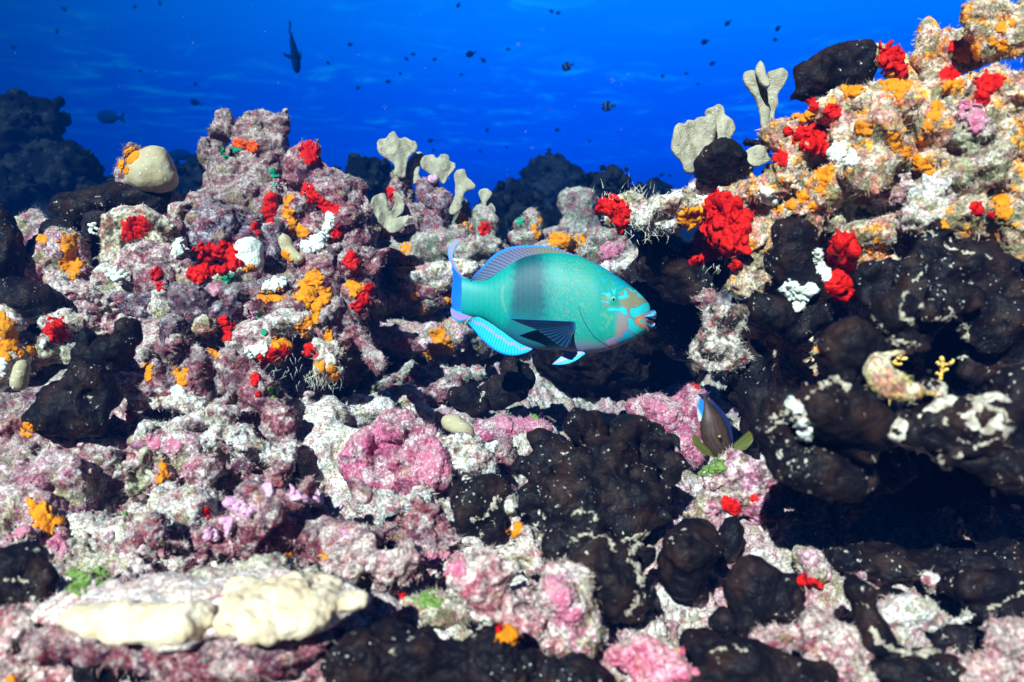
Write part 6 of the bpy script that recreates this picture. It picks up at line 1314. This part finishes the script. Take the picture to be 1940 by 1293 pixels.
# thin spines and filaments that stand out of dark hollows
def filaments(label, pts, d, n, ln, mat='turf', col=(.5, .48, .42), seed=0, spread=.6, w=.0005):
    r = np.random.default_rng(seed); VV, FF, k = [], [], 0
    for i in range(n):
        a = pts[r.integers(len(pts))]; p = world_at(a[0]+r.normal(0, a[2]), a[1]+r.normal(0, a[2]*.4), d+r.normal(0, .01)); dr = np.array([r.normal(0, spread), r.normal(-.3, .3), a[3]+r.normal(0, .3)]); dr /= np.linalg.norm(dr)
        l_ = ln*r.uniform(.5, 1.3); s_ = np.cross(dr, (0, 1, 0)); s_ /= np.linalg.norm(s_); q = p; 
        for j in range(4):
            ww = w*(1-j/4); ww2 = w*(1-(j+1)/4)+.00008; q2 = q+dr*l_/4+r.normal(0, l_*.03, 3)
            VV += [q-s_*ww, q+s_*ww, q2+s_*ww2, q2-s_*ww2]; FF.append((k, k+1, k+2, k+3)); k += 4; q = q2
    o = mesh_object('hair_algae', np.array(VV, np.float32), np.array(FF), M[mat], np.tile(np.array(col, np.float32), (k, 1))); tag(o, label, kind='stuff')
filaments('pale hair-like algae fringing the hollow under the left reef', [(625, 725, 16, -.9), (560, 700, 40, -.8), (600, 718, 14, -.9)], 1.12, 90, .012, seed=1, w=.0003)
filaments('pale hair-like algae fringing the ledge below the parrotfish tail', [(830, 690, 40, -.9), (780, 690, 30, -.9)], 1.6, 60, .013, seed=2)
filaments('pale hair-like algae hanging from the overhanging ledge', [(1225, 440, 20, -.7), (1215, 425, 14, -.5), (1370, 500, 14, -.9)], 1.10, 70, .014, w=.0004, seed=3, col=(.62, .56, .45))
filaments('pale hair-like algae along the ledge crest', [(1170, 365, 24, .9), (1210, 372, 20, .9)], 1.14, 46, .014, seed=4, col=(.62, .56, .45))
filaments('thin spines under the table coral', [(500, 1215, 90, -.6), (640, 1190, 30, -.5)], .73, 120, .018, seed=5, col=(.4, .34, .22))

# ================================================================== FISH
parrotfish(); brown_fish()
A1 = small_fish_proto('damselfish', .46); A2 = small_fish_proto('striped_damselfish', .56, True); A3 = small_fish_proto('slender_fish', .29)
far_f = [(890, 103, 24, 200, 4.0, 'upper dark fish of a pair right of the diving fish, level and plump'), (916, 115, 15, 320, 4.6, 'lower small fish of the pair, nose down'),
 (1334, 80, 21, 195, 4.0, 'dark oval fish above the beige double blade'), (1378, 45, 17, 215, 4.4, 'dark fish nosing down, top right of centre'), (1473, 55, 18, 215, 4.2, 'dark fish above the three-bladed coral'),
 (1349, 121, 15, 205, 4.6, 'small dark fish just above and right of the double blade'), (368, 194, 24, 165, 4.0, 'dark fish above the narrow maroon tower'), (815, 267, 15, 190, 3.0, 'small black fish with pale tail above the wide fan blade'),
 (1253, 332, 13, 200, 3.4, 'small black fish with pale tail near the right ledge'), (735, 155, 14, 180, 5.0, 'faint fish right below the water shimmer, centre left'), (663, 85, 13, 190, 5.2, 'faint fish right of the diving fish tail'),
 (770, 112, 12, 320, 5.4, 'faint fish nosing down, centre'), (783, 103, 12, 0, 5.5, 'faint level fish just above its neighbour, centre'), (678, 167, 13, 195, 5.3, 'faint fish left of the centre pair'), (622, 120, 11, 310, 5.6, 'faint tilted fish nearest the diving fish'),
 (823, 113, 12, 185, 5.2, 'faint fish left of the plump pair'), (758, 140, 10, 170, 5.8, 'tiny faint fish in the centre left'), (25, 90, 15, 190, 5.0, 'faint fish at the far left edge'), (122, 18, 17, 325, 5.0, 'faint fish near the top left, nose down'),
 (108, 60, 13, 240, 5.5, 'faint fish left, head down'), (255, 13, 13, 185, 5.4, 'faint fish at the top edge on the left'), (303, 7, 15, 290, 5.0, 'dark tilted fish cut by the top edge'), (265, 135, 9, 190, 5.0, 'tiny spotted fish over the left water'),
 (370, 160, 12, 185, 5.6, 'tiny faint fish above the dark one near the tower'), (962, 94, 11, 190, 5.8, 'tiny faint fish right of the plump pair'), (868, 11, 14, 230, 5.4, 'faint fish at the top centre'), (1045, 22, 13, 330, 5.5, 'left faint fish of the top pair'),
 (1057, 25, 12, 185, 5.5, 'right faint fish of the top pair'), (1269, 333, 9, 180, 4.4, 'tiny fish just right of the black one near the ledge'), (1300, 140, 10, 190, 5.5, 'tiny faint fish left of the double blade tip'), (1255, 145, 11, 200, 5.5, 'tiny faint fish over the blue, right of centre'),
 (1468, 76, 14, 190, 5.6, 'faint fish below the one above the three-bladed coral'), (1055, 247, 13, 185, 5.2, 'faint level fish over the twin-humped mound'), (923, 247, 11, 260, 5.6, 'faint upright fish above the smallest blade'), (1117, 268, 9, 230, 5.8, 'tiny faint fish above the dark mounds'),
 (960, 280, 8, 200, 5.8, 'tiny faint fish low over the middle reef'), (910, 287, 9, 320, 5.8, 'tiny faint fish right of the blade corals'), (821, 285, 10, 190, 5.0, 'tiny faint fish under the black one with a pale tail'), (1322, 160, 8, 200, 5.9, 'tiniest fish left of the three-bladed coral'), (874, 142, 10, 185, 5.6, 'tiny faint fish under the plump pair')]
for i, (px, py, ln, an, d, lb) in enumerate(far_f):
    an = an % 360; put_fish(A1, px, py, ln, an, d, lb, i == 0, mirror=90 < an < 270)
put_fish(A2, 1073, 127, 28, 200, 3.6, 'upper of two striped fish in mid-water, angled down', True, True, 'striped fish in mid-water'); put_fish(A2, 1150, 202, 32, 182, 3.4, 'lower of two striped fish in mid-water, level', False, True, 'striped fish in mid-water')
put_fish(A3, 203, 222, 82, 176, 3.6, 'dark parrotfish silhouette swimming left over the far reef', True, True, None); put_fish(A3, 340, 294, 66, 178, 3.8, 'dark fish half hidden behind the beige lobed coral', False, True, None)
for o in list(bpy.data.objects):
    if o.get('label') in ('dark parrotfish silhouette swimming left over the far reef', 'dark fish half hidden behind the beige lobed coral'):
        if 'group' in o: del o['group']
# fish seen end-on, diving
dv = empty('diving_fish', world_at(562, 90, 3.2)); tag(dv, 'slender dark fish diving head-down in open water, fins spread', 'fish')
V, Q = blob_mesh([(560, 112, 8, 22), (563, 128, 7, 14), (555, 88, 5.5, 26, 0, 1, 8), (550, 62, 3, 20, 0, 1, 5)], 3.2, .8, 1.6, 1); c = np.tile(np.array((0, .010, .06), np.float32), (len(V), 1)); mesh_object('body', V, Q, M['farfish'], c, dv)
for pl_ in ([(552, 104), (543, 102), (534, 99), (540, 108), (553, 114)], [(566, 110), (569, 98), (570, 90), (572, 102), (570, 114)], [(549, 55), (547, 42), (549, 37), (552, 45), (552, 58)]):
    V, Q = plate_mesh(pl_, 3.2, th=.003, fold=.002, res=1.0); mesh_object('fin', V, Q, M['farfish'], np.tile(np.array((0, .010, .06), np.float32), (len(V), 1)), dv)

# drifting specks
r_ = np.random.default_rng(8); VV, FF = [], []
for i in range(260):
    p = world_at(r_.uniform(0, 1940), r_.uniform(0, 1100), r_.uniform(.45, 1.3)); q = r_.uniform(.00018, .0005); k = len(VV)
    VV += [p+np.array(v)*q*r_.uniform(.6, 1.4) for v in ((1, 0, 0), (-1, 0, 0), (0, 1, 0), (0, -1, 0), (0, 0, 1), (0, 0, -1))]
    FF += [(k+a, k+b, k+c) for a, b, c in ((0, 2, 4), (2, 1, 4), (1, 3, 4), (3, 0, 4), (2, 0, 5), (1, 2, 5), (3, 1, 5), (0, 3, 5))]
o = mesh_object('drifting_particles', np.array(VV, np.float32), np.array(FF), M['turf'], np.full((len(VV), 3), .55, np.float32)); tag(o, 'fine pale specks drifting in the water', kind='stuff')

# ================================================================== HAZE (sea water)
def haze():
    x0, x1, y0, y1, z0, z1 = -9, 9, -1.0, 9, -1.2, 2.2
    P = np.array([(x, y, z) for x in (x0, x1) for y in (y0, y1) for z in (z0, z1)], np.float32)
    F = [(0, 1, 3, 2), (4, 6, 7, 5), (0, 4, 5, 1), (2, 3, 7, 6), (0, 2, 6, 4), (1, 5, 7, 3)]
    m = bpy.data.materials.new('sea_water_haze'); m.use_nodes = True; t = m.node_tree; t.nodes.clear()
    v = N(t, 'ShaderNodeVolumePrincipled', Density=HAZE_D); v.inputs['Color'].default_value = (0.0, 0.03, 0.15, 1); v.inputs['Absorption Color'].default_value = (0.02, 0.30, 0.62, 1)
    out = N(t, 'ShaderNodeOutputMaterial'); L(t, v.outputs[0], out.inputs['Volume'])
    o = mesh_object('haze', P, F, m, origin=(0, 0, 0), shade=False); tag(o, kind='stuff'); o.display_type = 'WIRE'
HAZE_D = 0.17
haze()
